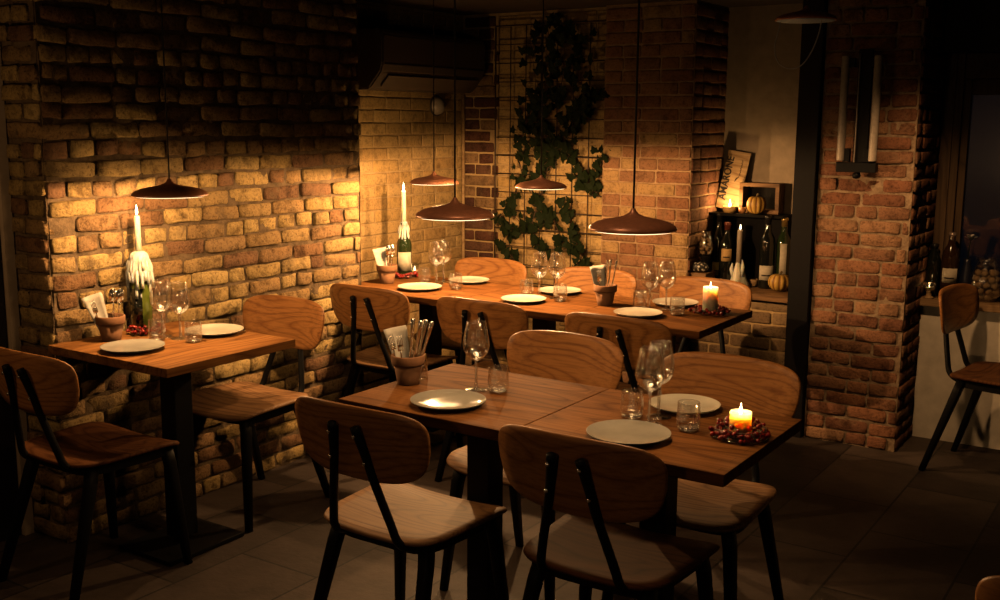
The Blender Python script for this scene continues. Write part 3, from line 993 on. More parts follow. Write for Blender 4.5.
def napkin_mesh():
    # folded napkin: tall layered sheet, slightly fanned
    mu = Multi()
    for k in range(3):
        vs, fs = [], []
        nx, nz = 6, 8
        for q in range(nz + 1):
            for p in range(nx + 1):
                u = p / nx - 0.5; v = q / nz
                w = 0.030 + 0.030 * v
                vs.append((u * w + 0.001 * k, (k - 1) * 0.0028 + 0.004 * math.sin(u * 5 + v * 2), 0.012 + v * (0.150 - 0.004 * k)))
        base = len(vs)
        vs += [(x, y + 0.0016, z) for x, y, z in vs]
        for q in range(nz):
            for p in range(nx):
                a = q * (nx + 1) + p
                fs.append((a, a + 1, a + nx + 2, a + nx + 1))
                fs.append((base + a, base + a + nx + 1, base + a + nx + 2, base + a + 1))
        edge = [p for p in range(nx + 1)] + [q * (nx + 1) + nx for q in range(1, nz + 1)] + [nz * (nx + 1) + p for p in range(nx - 1, -1, -1)] + [q * (nx + 1) for q in range(nz - 1, 0, -1)]
        for i in range(len(edge)):
            a, b2 = edge[i], edge[(i + 1) % len(edge)]
            fs.append((a, base + a, base + b2, b2))
        mu.add((vs, fs))
    return mu
PROTO = {}
def inst(kind, mesher, mat, loc, rot, label, cat, group, sc=()):
    if kind not in PROTO:
        o = mesher().build(kind, M[mat])
        PROTO[kind] = o
    else:
        o = PROTO[kind].copy(); COL.objects.link(o)
    o.location = loc
    o.rotation_euler = rot
    if sc:
        o.scale = (sc[0] if kind == 'fork' else sc[0] * 1.15, 1, sc[0])
    return tag(o, label, cat, group)

CAMXY = Vector((1.996, -2.182))
def fill_pot(x, y, where, items, first=[None]):
    lb = 'terracotta pot of cutlery ' + where
    if first[0] is None:
        first[0] = make_pot(lb); first[0].location = (x, y, ZT)
    else:
        dup(first[0], (x, y, ZT), 0.7, lb)
    view = (Vector((x, y)) - CAMXY).normalized()
    az = math.atan2(view.y, view.x) - PI / 2      # local +x = picture right, +y = away
    R = Matrix.Rotation(az, 4, 'Z')
    for kind, lx, ly, tx, ty, tw, lbl, *sc in items:
        # a slot in the mouth at (lx, ly), leaning tx to the right and ty away
        m4 = Matrix.Translation((x, y, ZT + 0.009)) @ R @ Matrix.Translation((lx, ly, 0)) @ Matrix.Rotation(tx, 4, 'Y') @ Matrix.Rotation(-ty, 4, 'X') @ Matrix.Rotation(tw, 4, 'Z')
        loc, q, s = m4.decompose()
        rot = q.to_euler()
        if kind == 'napkin':
            inst('paper_napkin', napkin_mesh, 'napkin', loc, rot, lbl + ' ' + where, 'napkin', 'napkins standing in pots', sc)
        elif kind == 'fork':
            inst('fork', fork_mesh, 'silver', loc, rot, lbl + ' ' + where, 'fork', 'forks standing in pots', [0.82])
        elif kind == 'knife':
            inst('table_knife', knife_mesh, 'silver', loc, rot, lbl + ' ' + where, 'knife', 'knives standing in pots')
        else:
            inst('spoon', spoon_mesh, 'silver', loc, rot, lbl + ' ' + where, 'spoon', 'spoons standing in pots')

fill_pot(0.052, 0.252, 'on the nearest left table', [
    ('napkin', -0.008, 0.014, -0.20, 0.08, 0.1, 'white napkin sticking up from the pot', 1.0),
    ('fork', -0.012, -0.014, -0.10, -0.10, 0.15, 'front fork, tines up, in the pot'),
    ('fork', -0.022, -0.002, -0.22, 0.00, 0.5, 'leftmost fork leaning out of the pot'),
    ('knife', 0.004, 0.006, 0.06, 0.02, 0.3, 'upright knife closest to the napkin in the pot'),
    ('knife', 0.009, -0.008, 0.16, -0.02, 0.1, 'second knife from the napkin in the pot'),
    ('knife', 0.014, 0.006, 0.22, 0.04, -0.3, 'third knife from the napkin in the pot'),
    ('knife', 0.019, -0.004, 0.29, 0.00, 0.4, 'knife leaning furthest right in the pot')])
fill_pot(-1.205, 0.139, 'on the wall table at left', [
    ('napkin', -0.012, 0.006, -0.30, 0.05, 0.1, 'broad white napkin sticking up from the pot', 1.0),
    ('fork', -0.022, -0.006, -0.26, -0.06, 0.4, 'fork leaning left out of the pot'),
    ('spoon', 0.010, 0.004, 0.02, 0.02, 0.3, 'spoon nearer the napkin in the pot'),
    ('spoon', 0.018, -0.004, 0.12, 0.02, 0.3, 'spoon further from the napkin in the pot')])
fill_pot(-1.273, 1.753, 'on the rear left table', [
    ('napkin', -0.012, 0.004, -0.16, 0.04, 0.3, 'bright white napkin sticking up from the pot'),
    ('spoon', 0.006, -0.004, 0.02, -0.04, 0.2, 'spoon nearer the napkin in the pot'),
    ('spoon', 0.016, 0.004, 0.08, 0.02, 0.3, 'spoon further from the napkin in the pot')])
fill_pot(-0.117, 1.821, 'between the rear middle and right tables', [
    ('napkin', -0.014, 0.004, -0.14, 0.04, 0.2, 'pale napkin sticking up from the pot'),
    ('fork', -0.016, -0.010, -0.10, -0.10, 0.15, 'fork before the napkin in the pot'),
    ('knife', 0.002, 0.000, 0.02, 0.00, 1.2, 'leftmost of three knives in the pot'),
    ('knife', 0.008, 0.004, 0.07, 0.04, 1.0, 'middle one of three knives in the pot'),
    ('knife', 0.016, -0.004, 0.16, 0.02, 1.2, 'rightmost of three knives in the pot')])

# ------------------------------------------------------------------ candles and wreaths
WARM = (1.0, 0.55, 0.19)
def point(name, loc, power, radius=0.008, col=WARM):
    l = bpy.data.lights.new(name, 'POINT')
    l.energy = power; l.color = col; l.shadow_soft_size = radius
    o = bpy.data.objects.new(name, l); COL.objects.link(o); o.location = loc
    return o
FL = [(0.0, 0.0), (0.0022, 0.002), (0.0036, 0.007), (0.0034, 0.012), (0.0020, 0.020), (0.0007, 0.028), (0.0, 0.031)]
def flame(parent, z, s=1.0):
    lathe('flame', [(r * s, zz * s + z) for r, zz in FL], M['flame'], parent, 12)
    tube('wick', [(0, 0, z - 0.006), (0.0006, 0, z + 0.004 * s)], 0.0007, M['black_wood'], parent, 6)

def pillar(x, y, r, h, label, z0=ZT, flames=True, power=0.5, mat='wax'):
    t = thing('pillar_candle', label, 'candle', (x, y, z0))
    wb = lambda a, z: 0.008 * math.sin(a * 3 + 1)
    lathe('wax', [(0.0, 0.0), (r, 0.0), (r, h - 0.004), (r * 0.985, h), (r * 0.90, h - 0.001), (r * 0.84, h - 0.010), (r * 0.6, h - 0.014), (0.0, h - 0.014)], M[mat], t, 36, wb)
    flame(t, h - 0.008, 1.0)
    point('candle_light', (x, y, z0 + h + 0.008), power)
    return t

def berry_mesh():
    bm = bmesh.new()
    bmesh.ops.create_icosphere(bm, subdivisions=2, radius=1.0)
    me = bpy.data.meshes.new('berry')
    bm.to_mesh(me); bm.free()
    for p in me.polygons: p.use_smooth = True
    me.materials.append(M['berry'])
    return me
BERRY = berry_mesh()
def wreath(x, y, label, ri, ro, hgt, nb, seed, arc=(0, 2 * PI), saucer=0.0, rb=0.0054):
    t = thing('berry_wreath', label, 'berry wreath', (x, y, ZT), 0, 'red berry wreaths')
    r = random.Random(seed)
    z0 = 0.0
    rm = (ri + ro) / 2
    mu = Multi()
    span = arc[1] - arc[0]
    for k in range(7):
        pts = []
        ph = r.uniform(0, 6)
        for i in range(25):
            a = arc[0] + span * i / 24
            q = rm + (ro - ri) * 0.25 * math.sin(a * 4 + ph)
            pts.append((q * math.cos(a), q * math.sin(a), z0 + hgt * 0.35 + hgt * 0.25 * math.sin(a * 3 + ph * 2) + 0.002))
        mu.add(tube_data(pts, 0.0011, 5))
    mu.build('twigs', M['twig'], t)
    for i in range(nb):
        a = arc[0] + span * (i + r.random() * 0.8) / nb * 1.0
        q = ri + (ro - ri) * r.random()
        e = 1 - abs((q - rm) / (ro - ri) * 2) * 0.6
        z = z0 + rb + (hgt - rb) * r.random() * e
        s = rb * r.uniform(0.8, 1.15)
        o = bpy.data.objects.new('berry', BERRY); COL.objects.link(o)
        o.parent = t
        o.location = (q * math.cos(a), q * math.sin(a), z)
        o.scale = (s, s, s)
    return t
pillar(1.076, 0.300, 0.0275, 0.066, 'short ivory pillar candle inside the red berry wreath on the nearest right table')
sc_ = lathe('candle_saucer', [(0.0, 0.0), (0.055, 0.0), (0.070, 0.004), (0.0695, 0.0055), (0.055, 0.002), (0.0, 0.002)], M['glass_thick'], None, 48, loc=(1.076, 0.300, ZT))
tag(sc_, 'clear glass saucer under the pillar candle and berries on the nearest right table', 'saucer')
wreath(1.076, 0.300, 'red berry wreath around the short pillar candle on the nearest right table', 0.038, 0.075, 0.042, 99, 5, rb=0.0060)
for o in bpy.data.objects:
    pass
pillar(0.330, 1.900, 0.031, 0.110, 'tall white pillar candle on the rear right table', mat='wax_white')
wreath(0.330, 1.900, 'red berry wreath around the tall pillar candle on the rear right table', 0.042, 0.082, 0.030, 80, 6, rb=0.0062)

def bottle_prof(h, r, nr=0.0145, sh=0.62):
    zs = h * sh
    return [(0.0, 0.004), (r * 0.6, 0.003), (r * 0.9, 0.0), (r, 0.006), (r, zs), (r * 0.95, zs + 0.020), (r * 0.75, zs + 0.040), (r * 0.5, zs + 0.058), (nr * 1.12, zs + 0.075),
            (nr, h - 0.03), (nr, h - 0.016), (nr * 1.2, h - 0.015), (nr * 1.2, h - 0.006), (nr, h - 0.004), (nr * 0.8, h), (0.0, h)]
def label_patch(name, r, z0, z1, a0, a1, mat, parent):
    vs, fs = [], []
    n = 12
    for rr in (r + 0.0008, r + 0.0003):
        for z in (z0, z1):
            for k in range(n + 1):
                a = a0 + (a1 - a0) * k / n
                vs.append((rr * math.cos(a), rr * math.sin(a), z))
    w = n + 1
    for k in range(n):
        fs.append((k, k + 1, w + k + 1, w + k))
        fs.append((2 * w + k, 3 * w + k, 3 * w + k + 1, 2 * w + k + 1))
        fs.append((w + k, w + k + 1, 3 * w + k + 1, 3 * w + k))
        fs.append((k, 2 * w + k, 2 * w + k + 1, k + 1))
    return pyobj(name, vs, fs, mat, parent)
def bottle(x, y, z, h, r, mat, label, foil=None, lab=None, sh=0.62, ang=None, lines=True):
    t = thing('wine_bottle', label, 'bottle', (x, y, z), 0)
    nr = 0.0145
    lathe('bottle_glass', bottle_prof(h, r, nr, sh), M[mat], t, 32)
    if foil:
        lathe('capsule', [(nr + 0.0008, h - 0.075), (nr + 0.0008, h - 0.017), (nr * 1.2 + 0.0012, h - 0.0155), (nr * 1.2 + 0.0012, h - 0.005), (nr, h + 0.0012), (0.0, h + 0.0014)], M[foil], t, 24)
    if lab:
        lm, z0, z1, half = lab
        a = ang if ang is not None else math.atan2(CAMXY.y - y, CAMXY.x - x)
        pl_ = label_patch('paper_label', r, z0, z1, a - half, a + half, M[lm], t)
        if lines:
            lp = label_patch('label_print', r + 0.0006, z0 + (z1 - z0) * 0.28, z0 + (z1 - z0) * 0.38, a - half * 0.6, a + half * 0.6, M['ink'], pl_)
    return t

def drips(mu, r0, z0, n, lmin, lmax, seed, r1):
    r = random.Random(seed)
    for k in range(n):
        a = 2 * PI * (k + r.random() * 0.6) / n
        l = r.uniform(lmin, lmax)
        ca, sa = math.cos(a), math.sin(a)
        mu.add(tube_data([(ca * r0 * 0.7, sa * r0 * 0.7, z0), (ca * r0, sa * r0, z0 - l * 0.25), (ca * r1, sa * r1, z0 - l * 0.6), (ca * r1, sa * r1, z0 - l)],
                         [0.005, 0.006, 0.0055, r.uniform(0.004, 0.007)], 8))

# wax-covered bottle on the wall table
BX, BY = -1.256, 0.312
t = thing('candle_bottle', 'green bottle caked in dripped wax holding a tall candle on the wall table', 'candle bottle', (BX, BY, ZT))
lathe('bottle_glass', bottle_prof(0.285, 0.039, 0.0145, 0.60), M['bottle_olive'], t, 32)
label_patch('paper_label', 0.039, 0.012, 0.165, -1.9, -0.55, M['bottle_black'], t)
mu = Multi()
n1 = lambda a, z: 0.16 * noise.noise(Vector((math.cos(a) * 2.2, math.sin(a) * 2.2, z * 28))) + 0.10 * noise.noise(Vector((math.cos(a) * 6, math.sin(a) * 6, z * 16)))
mu.add(lathe_data([(0.043, 0.190), (0.047, 0.196), (0.044, 0.210), (0.042, 0.226), (0.039, 0.240), (0.037, 0.256), (0.036, 0.270), (0.033, 0.282), (0.027, 0.292), (0.016, 0.299), (0.0, 0.300)], 56, n1))
drips(mu, 0.043, 0.235, 19, 0.035, 0.075, 3, 0.0455)
drips(mu, 0.038, 0.190, 4, 0.06, 0.13, 9, 0.0415)
drips(mu, 0.034, 0.280, 15, 0.04, 0.09, 5, 0.042)
mu.build('dripped_wax', M['wax_white'], t)
lathe('taper', [(0.0, 0.285), (0.0115, 0.285), (0.0105, 0.422), (0.0085, 0.429), (0.0, 0.430)], M['wax_white'], t, 20)
flame(t, 0.432, 1.25)
point('candle_light', (BX, BY, ZT + 0.467), 0.55)
wreath(BX + 0.045, BY - 0.02, 'red berry wreath at the foot of the wax-covered bottle on the wall table', 0.036, 0.068, 0.040, 90, 8, arc=(-2.3, 1.3), rb=0.0058)
# labelled bottle with candle on the rear left table
BX2, BY2 = -1.352, 1.985
t = thing('candle_bottle', 'labelled wine bottle with a tall lit candle on the rear left table', 'candle bottle', (BX2, BY2, ZT))
lathe('bottle_glass', bottle_prof(0.275, 0.038, 0.0145, 0.55), M['bottle_green'], t, 32)
aa = math.atan2(CAMXY.y - BY2, CAMXY.x - BX2)
label_patch('paper_label', 0.038, 0.030, 0.125, aa - 0.9, aa + 1.1, M['label_cream'], t)
mu = Multi()
drips(mu, 0.016, 0.272, 9, 0.05, 0.14, 12, 0.024)
mu.add(lathe_data([(0.017, 0.245), (0.0185, 0.262), (0.017, 0.276), (0.0, 0.278)], 20, n1))
mu.build('dripped_wax', M['wax_white'], t)
lathe('taper', [(0.0, 0.27), (0.0125, 0.27), (0.0115, 0.425), (0.009, 0.432), (0.0, 0.433)], M['wax_white'], t, 20)
flame(t, 0.434, 1.25)
point('candle_light', (BX2, BY2, ZT + 0.47), 1.8)
wreath(BX2 + 0.03, BY2 - 0.035, 'small red berry wreath at the foot of the labelled candle bottle', 0.034, 0.066, 0.032, 60, 10, arc=(-2.6, 1.0), rb=0.0065)
t = thing('tealight_glass', 'small glowing tealight glass right of the labelled candle bottle', 'tealight', (-1.345, 2.060, ZT + 0.0))
lathe('glass_cup', [(0.0, 0.0), (0.020, 0.0), (0.022, 0.004), (0.024, 0.06), (0.0232, 0.06), (0.021, 0.006), (0.0, 0.005)], M['glass'], t, 24)
lathe('wax', [(0.0, 0.0055), (0.0185, 0.0055), (0.0185, 0.020), (0.0, 0.020)], M['wax'], t, 20)
flame(t, 0.020, 0.8)
point('candle_light', (-1.345, 2.060, ZT + 0.045), 0.06)

# ------------------------------------------------------------------ pendant lamps
def make_pendant(label, R, z, cat='pendant lamp', lit=True):
    t = thing('pendant_lamp', label, 'lamp', (0, 0, z), 0, 'copper disc pendant lamps')
    k = R / 0.112
    prof = [(0.0, 0.052), (0.005, 0.051), (0.0075, 0.045), (0.014, 0.0375), (0.028, 0.0310), (0.048, 0.0265), (0.072, 0.0220), (0.090, 0.0172), (0.103, 0.0108), (0.110, 0.0042), (0.112, -0.001),
            (0.1105, -0.0035), (0.107, -0.003), (0.100, 0.001), (0.06, 0.008), (0.0, 0.012)]
    lathe('lamp_shade', [(r * k, zz * (0.6 + 0.4 * k)) for r, zz in prof], M['copper'], t, 64)
    lathe('diffuser', [(r * k, zz) for r, zz in [(0.0, -0.001), (0.102, -0.001), (0.1050, -0.0030), (0.1048, -0.0046), (0.102, -0.0055), (0.0, -0.0055)]], M['diffuser' if lit else 'diffuser_off'], t, 64)
    h = CEIL - z
    tube('cord', [(0, 0, 0.049), (0, 0, h - 0.012)], 0.0028, M['cord'], t, 8)
    lathe('ceiling_rose', [(0.0, h - 0.022), (0.035, h - 0.022), (0.038, h - 0.016), (0.038, h - 0.0005), (0.0, h - 0.0005)], M['black_steel'], t, 28)
    return t
LAMPCOL = (1.0, 0.545, 0.215)
def lamp_light(x, y, z, R, p, side):
    l = bpy.data.lights.new('lamp_glow', 'AREA')
    l.shape = 'DISK'; l.size = R * 1.8; l.energy = p; l.color = LAMPCOL
    o = bpy.data.objects.new('lamp_glow', l); COL.objects.link(o)
    o.location = (x, y, z - 0.0075)
    point('lamp_bulb', (x, y, z - 0.016), p * side, 0.008, LAMPCOL)
pend = [
    (0.235, 0.239, 1.266, 0.112, 0.8, 2.0, 'lit copper pendant lamp above the nearest left table'),
    (0.794, 0.236, 1.264, 0.112, 0.8, 2.2, 'lit copper pendant lamp above the nearest right table'),
    (-0.948, 0.215, 1.275, 0.127, 1.6, 10.0, 'lit copper pendant lamp above the wall table, before the rough bricks'),
    (-0.936, 1.688, 1.250, 0.112, 0.8, 36.0, 'lit copper pendant lamp above the rear left table'),
    (-0.383, 1.716, 1.251, 0.112, 0.8, 36.0, 'lit copper pendant lamp in front of the ivy trellis'),
]
for (x, y, z, R, p, side, lb) in pend:
    o = make_pendant(lb, R, z); o.location = (x, y, z)
    lamp_light(x, y, z, R, p, side)
# raised unlit lamp
o = make_pendant('unlit pendant lamp pulled up near the ceiling with a loop of slack cord', 0.112, 1.908, lit=False)
o.location = (0.692, 1.827, 1.908)
tube('slack_cord', spline([(-0.085, -0.02, 0.012), (-0.094, -0.02, -0.03), (-0.108, -0.02, -0.10), (-0.090, -0.02, -0.155), (-0.045, -0.02, -0.178), (0.0, -0.02, -0.165),
                           (0.035, -0.02, -0.115), (0.058, -0.02, -0.05), (0.066, -0.02, 0.012)], 6), 0.0022, M['cord_grey'], o, 8)

# ------------------------------------------------------------------ trellis and ivy
TY = YB - 0.045
t = thing('wire_trellis', 'square wire trellis fixed to the pale brick back wall', 'trellis', (-1.04, TY, 0))
mu = Multi()
def wire(a, b, r=0.0022): mu.add(tube_data([a, b], r, 6))
X0, X1, Z0, Z1 = -0.368, 0.338, 0.62, 2.05
nx, nz = 7, 14
for i in range(nx + 1):
    x = X0 + (X1 - X0) * i / nx
    wire((x, 0.004, Z0), (x, 0.004, Z1), 0.0045 if i in (0, nx) else 0.0032)
for j in range(nz + 1):
    z = Z0 + (Z1 - Z0) * j / nz
    wire((X0, 0, z), (X1, 0, z), 0.0045 if j in (0, nz) else 0.0032)
mu.build('wire_grid', M['wire'], t)
mu = Multi()
for x in (X0, X1):
    for z in (0.85, 1.9):
        mu.add(tube_data([(x, 0.0, z), (x, 0.034, z)], 0.005, 8))
mu.build('wall_fixings', M['wire'], t)

ivy_paths = [
 [(-0.975, 2.064), (-0.947, 1.854), (-0.98, 1.643), (-1.0, 1.373), (-1.05, 1.29), (-1.068, 1.179)],
 [(-1.177, 1.967), (-1.141, 1.697), (-1.203, 1.507), (-1.235, 1.368), (-1.207, 1.23), (-1.125, 1.093), (-1.143, 0.952), (-1.089, 0.843), (-1.062, 0.79)],
 [(-0.735, 1.667), (-0.824, 1.6), (-0.902, 1.482), (-0.944, 1.374), (-0.879, 1.295), (-0.845, 1.161)],
 [(-1.131, 1.507), (-1.071, 1.372), (-1.025, 1.318), (-1.099, 1.095), (-1.02, 1.015), (-1.064, 0.957)],
 [(-0.938, 1.075), (-0.904, 0.994), (-0.852, 0.887), (-0.818, 0.768), (-0.854, 0.721)],
 [(-1.30, 1.06), (-1.366, 0.968), (-1.311, 0.914), (-1.351, 0.824), (-1.282, 0.772), (-1.255, 0.734)],
 [(-1.235, 1.22), (-1.265, 1.115), (-1.285, 1.029), (-1.216, 0.948), (-1.243, 0.889)],
 [(-0.70, 1.36), (-0.726, 1.299), (-0.772, 1.191), (-0.738, 1.15)],
 [(-0.993, 0.961), (-0.953, 0.88), (-0.901, 0.828), (-0.837, 0.805)],
 [(-1.06, 2.04), (-1.03, 1.85), (-1.07, 1.65), (-1.10, 1.5), (-1.02, 1.40)],
 [(-0.84, 1.95), (-0.86, 1.78), (-0.80, 1.62), (-0.88, 1.52)],
]
dens = [64, 72, 52, 56, 26, 28, 24, 20, 18, 60, 40]
r = random.Random(4)
ivy = thing('climbing_ivy', 'dark green ivy climbing the wire trellis on the back wall', 'ivy', (-1.04, TY, 0))
st = Multi(); lf = Multi()
LEAF = [(0, 0), (0.32, -0.12), (0.5, 0.05), (0.42, 0.30), (0.52, 0.46), (0.28, 0.56), (0.16, 0.78), (0, 1.0), (-0.16, 0.78), (-0.28, 0.56), (-0.52, 0.46), (-0.42, 0.30), (-0.5, 0.05), (-0.32, -0.12)]
def leaf(P, s, rx, ry, rz):
    m4 = Matrix.Translation(P) @ Matrix.Rotation(rz, 4, 'Y') @ Matrix.Rotation(rx, 4, 'X') @ Matrix.Rotation(ry, 4, 'Z') @ Matrix.Rotation(PI, 4, 'Y')
    top = [(x * s, 0.06 * s * abs(x) * 4 - 0.0, -y * s) for x, y in LEAF]
    k = len(top)
    mid = (0, 0.0, -0.42 * s)
    vs = top + [mid] + [(x, y + 0.0006, z) for x, y, z in top] + [(mid[0], mid[1] + 0.0006, mid[2])]
    fs = []
    for i in range(k):
        j = (i + 1) % k
        fs.append((i, j, k))
        fs.append((k + 1 + j, k + 1 + i, 2 * k + 1))
        fs.append((j, i, k + 1 + i, k + 1 + j))
    lf.add((vs, fs), 0, m4)
for path, n in zip(ivy_paths, dens):
    pts = spline([(x + 1.04, -0.008 + 0.012 * math.sin(z * 30), z) for x, z in path], 8)
    st.add(tube_data(pts, 0.0022, 6))
    for k in range(n):
        p = pts[min(len(pts) - 1, int(len(pts) * (k + r.random()) / n))]
        off = Vector((r.uniform(-0.046, 0.046) * (1.5 if p.z > 1.35 else 0.8), r.uniform(-0.045, 0.004), r.uniform(-0.03, 0.03)))
        P = p + off
        st.add(tube_data([p, p.lerp(P, 0.5) + Vector((0, -0.004, 0.006)), P], 0.0008, 4))
        leaf(P, r.uniform(0.036, 0.064), r.uniform(-0.5, 0.5), r.uniform(-0.6, 0.6), r.uniform(-0.9, 0.9))
st.build('stems', M['twig'], ivy)
lf.build('leaves', M['leaf'], ivy, smooth=False)

# ------------------------------------------------------------------ air conditioner in the recess
AX = XR + 0.008
t = thing('air_conditioner', 'white wall-mounted air conditioner high in the brick recess', 'air conditioner', (AX, 2.42, 1.68))
prof = [(0.0, 0.0), (0.11, 0.005), (0.185, 0.085), (0.20, 0.13), (0.20, 0.27), (0.185, 0.295), (0.0, 0.30)]   # (out from wall, up)
def extr(prof, y0, y1, inset=0.0):
    n = len(prof)
    vs = [(x, y0, z) for x, z in prof] + [(x, y1, z) for x, z in prof]
    fs = [tuple(range(n)), tuple(reversed(range(n, 2 * n)))]
    for i in range(n):
        j = (i + 1) % n
        fs.append((i, n + i, n + j, j))
    return vs, fs
def bobj_from(vs, fs, name, mat, parent, bevel=0.008):
    bm = bmesh.new()
    V = [bm.verts.new(v) for v in vs]
    for f in fs: bm.faces.new([V[i] for i in f])
    if bevel:
        bmesh.ops.bevel(bm, geom=bm.edges[:], offset=bevel, segments=2, affect='EDGES')
    return bmobj(name, bm, mat, parent)
bobj_from(*extr(prof, -0.46, 0.44), 'housing', M['ac_white'], t)
box('outlet_flap', (0.160, -0.01, 0.045), (0.010, 0.78, 0.075), M['ac_white'], t, 0.003).rotation_euler = (0, math.radians(43), 0)
box('front_seam', (0.1985, -0.01, 0.128), (0.006, 0.86, 0.005), M['black_steel'], t, 0.001)
t = thing('wall_sensor', 'small pale dome fitting on the recess wall just under the air conditioner', 'sensor', (XR + 0.004, 2.665, 1.610), 0)
lathe('dome', [(0.0, 0.05), (0.025, 0.046), (0.045, 0.030), (0.052, 0.006), (0.052, 0.0), (0.0, 0.0)], M['tube_white'], t, 28, rot=(0, PI / 2, 0))
lathe('ring', [(0.052, 0.0), (0.058, 0.0), (0.058, 0.008), (0.0525, 0.010), (0.052, 0.0)], M['ac_white'], t, 28, rot=(0, PI / 2, 0))

# ------------------------------------------------------------------ twin tube wall lamp on the pier
t = thing('wall_lamp', 'unlit wall lamp with two vertical white tubes on the red brick pier', 'wall lamp', (0.646, 2.848, 1.30))
for sx in (-1, 1):
    lathe('lamp_tube', [(0.0, 0.060), (0.017, 0.060), (0.018, 0.064), (0.018, 0.526), (0.017, 0.530), (0.0, 0.530)], M['tube_white'], t, 20, loc=(sx * 0.072, -0.060, 0))
    box('tube_holder', (sx * 0.046, -0.050, 0.085), (0.030, 0.030, 0.06), M['black_steel'], t)
    box('tube_holder', (sx * 0.046, -0.050, 0.500), (0.030, 0.030, 0.04), M['black_steel'], t)
box('back_plate', (0.010, -0.030, 0.30), (0.062, 0.022, 0.52), M['black_steel'], t)
tube('centre_rod', [(-0.012, -0.050, 0.03), (-0.012, -0.050, 0.54)], 0.0032, M['tube_white'], t)
box('bottom_bar', (0.0, -0.040, 0.030), (0.180, 0.045, 0.045), M['black_steel'], t, 0.004)
lathe('knob', [(0.0, -0.020), (0.014, -0.017), (0.020, -0.006), (0.016, 0.006), (0.010, 0.010), (0.0, 0.010)], M['black_steel'], t, 20, loc=(0.0, -0.040, -0.003))

# ------------------------------------------------------------------ ledge display
t = thing('shelf_box', 'black open wooden box standing on the ledge behind the bottles', 'box', (0.008, 3.225, SHZ + 0.0004))
w, d_, h = 0.41, 0.100, 0.375
for (c, s, nm) in (((0, d_ / 2 - 0.006, h / 2), (w - 0.03, 0.010, h - 0.03), 'back_panel'), ((-w / 2 + 0.008, 0, h / 2), (0.014, d_, h - 0.032), 'side_panel'),
                   ((w / 2 - 0.008, 0, h / 2), (0.014, d_, h - 0.032), 'side_panel'), ((0, -0.033, h - 0.008), (w, 0.166, 0.014), 'top_board'), ((0, 0, 0.008), (w, d_, 0.014), 'bottom_board')):
    box(nm, c, s, M['black_wood'], t, 0.0015)
TZ = SHZ + 0.0004 + 0.375 - 0.0008
# wooden wine box lid with lettering
t = thing('wine_box_lid', 'leaning pale wooden lid lettered AMARONE on top of the black box', 'wooden lid', (-0.126, 3.195, TZ + 0.014))
t.rotation_euler = (math.radians(-9), math.radians(8), 0)
box('board', (0.0, 0, 0.155), (0.126, 0.009, 0.310), M['wood_pale'], t, 0.001)
def text_mesh(txt, size, name, mat, parent, loc, rot, ext=0.0006):
    cu = bpy.data.curves.new('txt', 'FONT')
    cu.body = txt; cu.size = size; cu.extrude = ext; cu.align_x = 'LEFT'; cu.offset = 0.0011
    tmp = bpy.data.objects.new('txt', cu); COL.objects.link(tmp)
    dg = bpy.context.evaluated_depsgraph_get()
    me = bpy.data.meshes.new_from_object(tmp.evaluated_get(dg))
    bpy.data.objects.remove(tmp)
    me.materials.clear()
    return link(name, me, mat, parent, loc, rot)
tx = text_mesh('AMARONE', 0.056, 'lettering', M['ink'], t, (-0.022, -0.0052, 0.045), (PI / 2, -PI / 2, 0))
tx.scale = (0.86, 1.0, 1.0)
mu = Multi()
r = random.Random(9)
pts = [(0.028 + 0.004 * math.sin(k * 1.9), -0.0052, 0.185 + k * 0.0042) for k in range(20)]
mu.add(tube_data(pts, 0.0012, 5))
mu.add(tube_data([(0.008, -0.0052, 0.150), (0.014, -0.0052, 0.163), (0.026, -0.0052, 0.178)], [0.001, 0.004, 0.001], 6))
mu.build('script_lettering', M['ink'], t)
# open wooden box seen from the front with dark inside
t = thing('wooden_crate', 'small open wooden crate with dark inside, behind the upper striped gourd', 'crate', (0.052, 3.225, TZ + 0.0006))
w, h, d_, k = 0.215, 0.158, 0.085, 0.020
for (c, s, nm) in (((0, 0, k / 2), (w, d_, k), 'bottom_board'), ((0, 0, h - k / 2), (w, d_, k), 'top_board'),
                   ((-w / 2 + k / 2, 0, h / 2), (k, d_, h - 2 * k), 'side_board'), ((w / 2 - k / 2, 0, h / 2), (k, d_, h - 2 * k), 'side_board')):
    box(nm, c, s, M['wood_shelf'], t, 0.001)
box('back_board', (0, d_ / 2 - 0.003, h / 2), (w - 2 * k, 0.006, h - 2 * k), M['black_wood'], t, 0)

def gourd(x, y, z, r, label, asp=0.85):
    t = thing('striped_gourd', label, 'gourd', (x, y, z))
    vs, fs, md = [], [], []
    n, q = 60, 16
    for i in range(q + 1):
        ph = PI * i / q
        for k in range(n):
            a = 2 * PI * k / n
            rib = 1 - 0.10 * (0.5 + 0.5 * math.cos(10 * a)) * math.sin(ph)
            rr = r * math.sin(ph) ** 0.85 * rib
            zz = -math.cos(ph) * r * asp * (1 - 0.22 * math.exp(-((ph - PI) / 0.5) ** 2))
            vs.append((rr * math.cos(a), rr * math.sin(a), zz + r * asp))
    for i in range(q):
        for k in range(n):
            a = i * n + k; b = i * n + (k + 1) % n
            fs.append((a, b, b + n, a + n))
            md.append(1 if math.cos(10 * 2 * PI * (k + 0.5) / n) > 0.75 else 0)
    o = pyobj('rind', vs, fs, [M['pumpkin_yellow'], M['pumpkin_dark']], t, True, md)
    zt = r * asp * 1.76
    tube('stem', spline([(0, 0, zt - 0.004), (0.003, 0, zt + 0.010), (0.010, 0, zt + 0.018)], 4), [0.006] * 9, M['stem'], t, 8)
    return t
gourd(0.055, 3.145, TZ + 0.0006, 0.050, 'striped yellow gourd on top of the black box, before the small crate', 1.0)
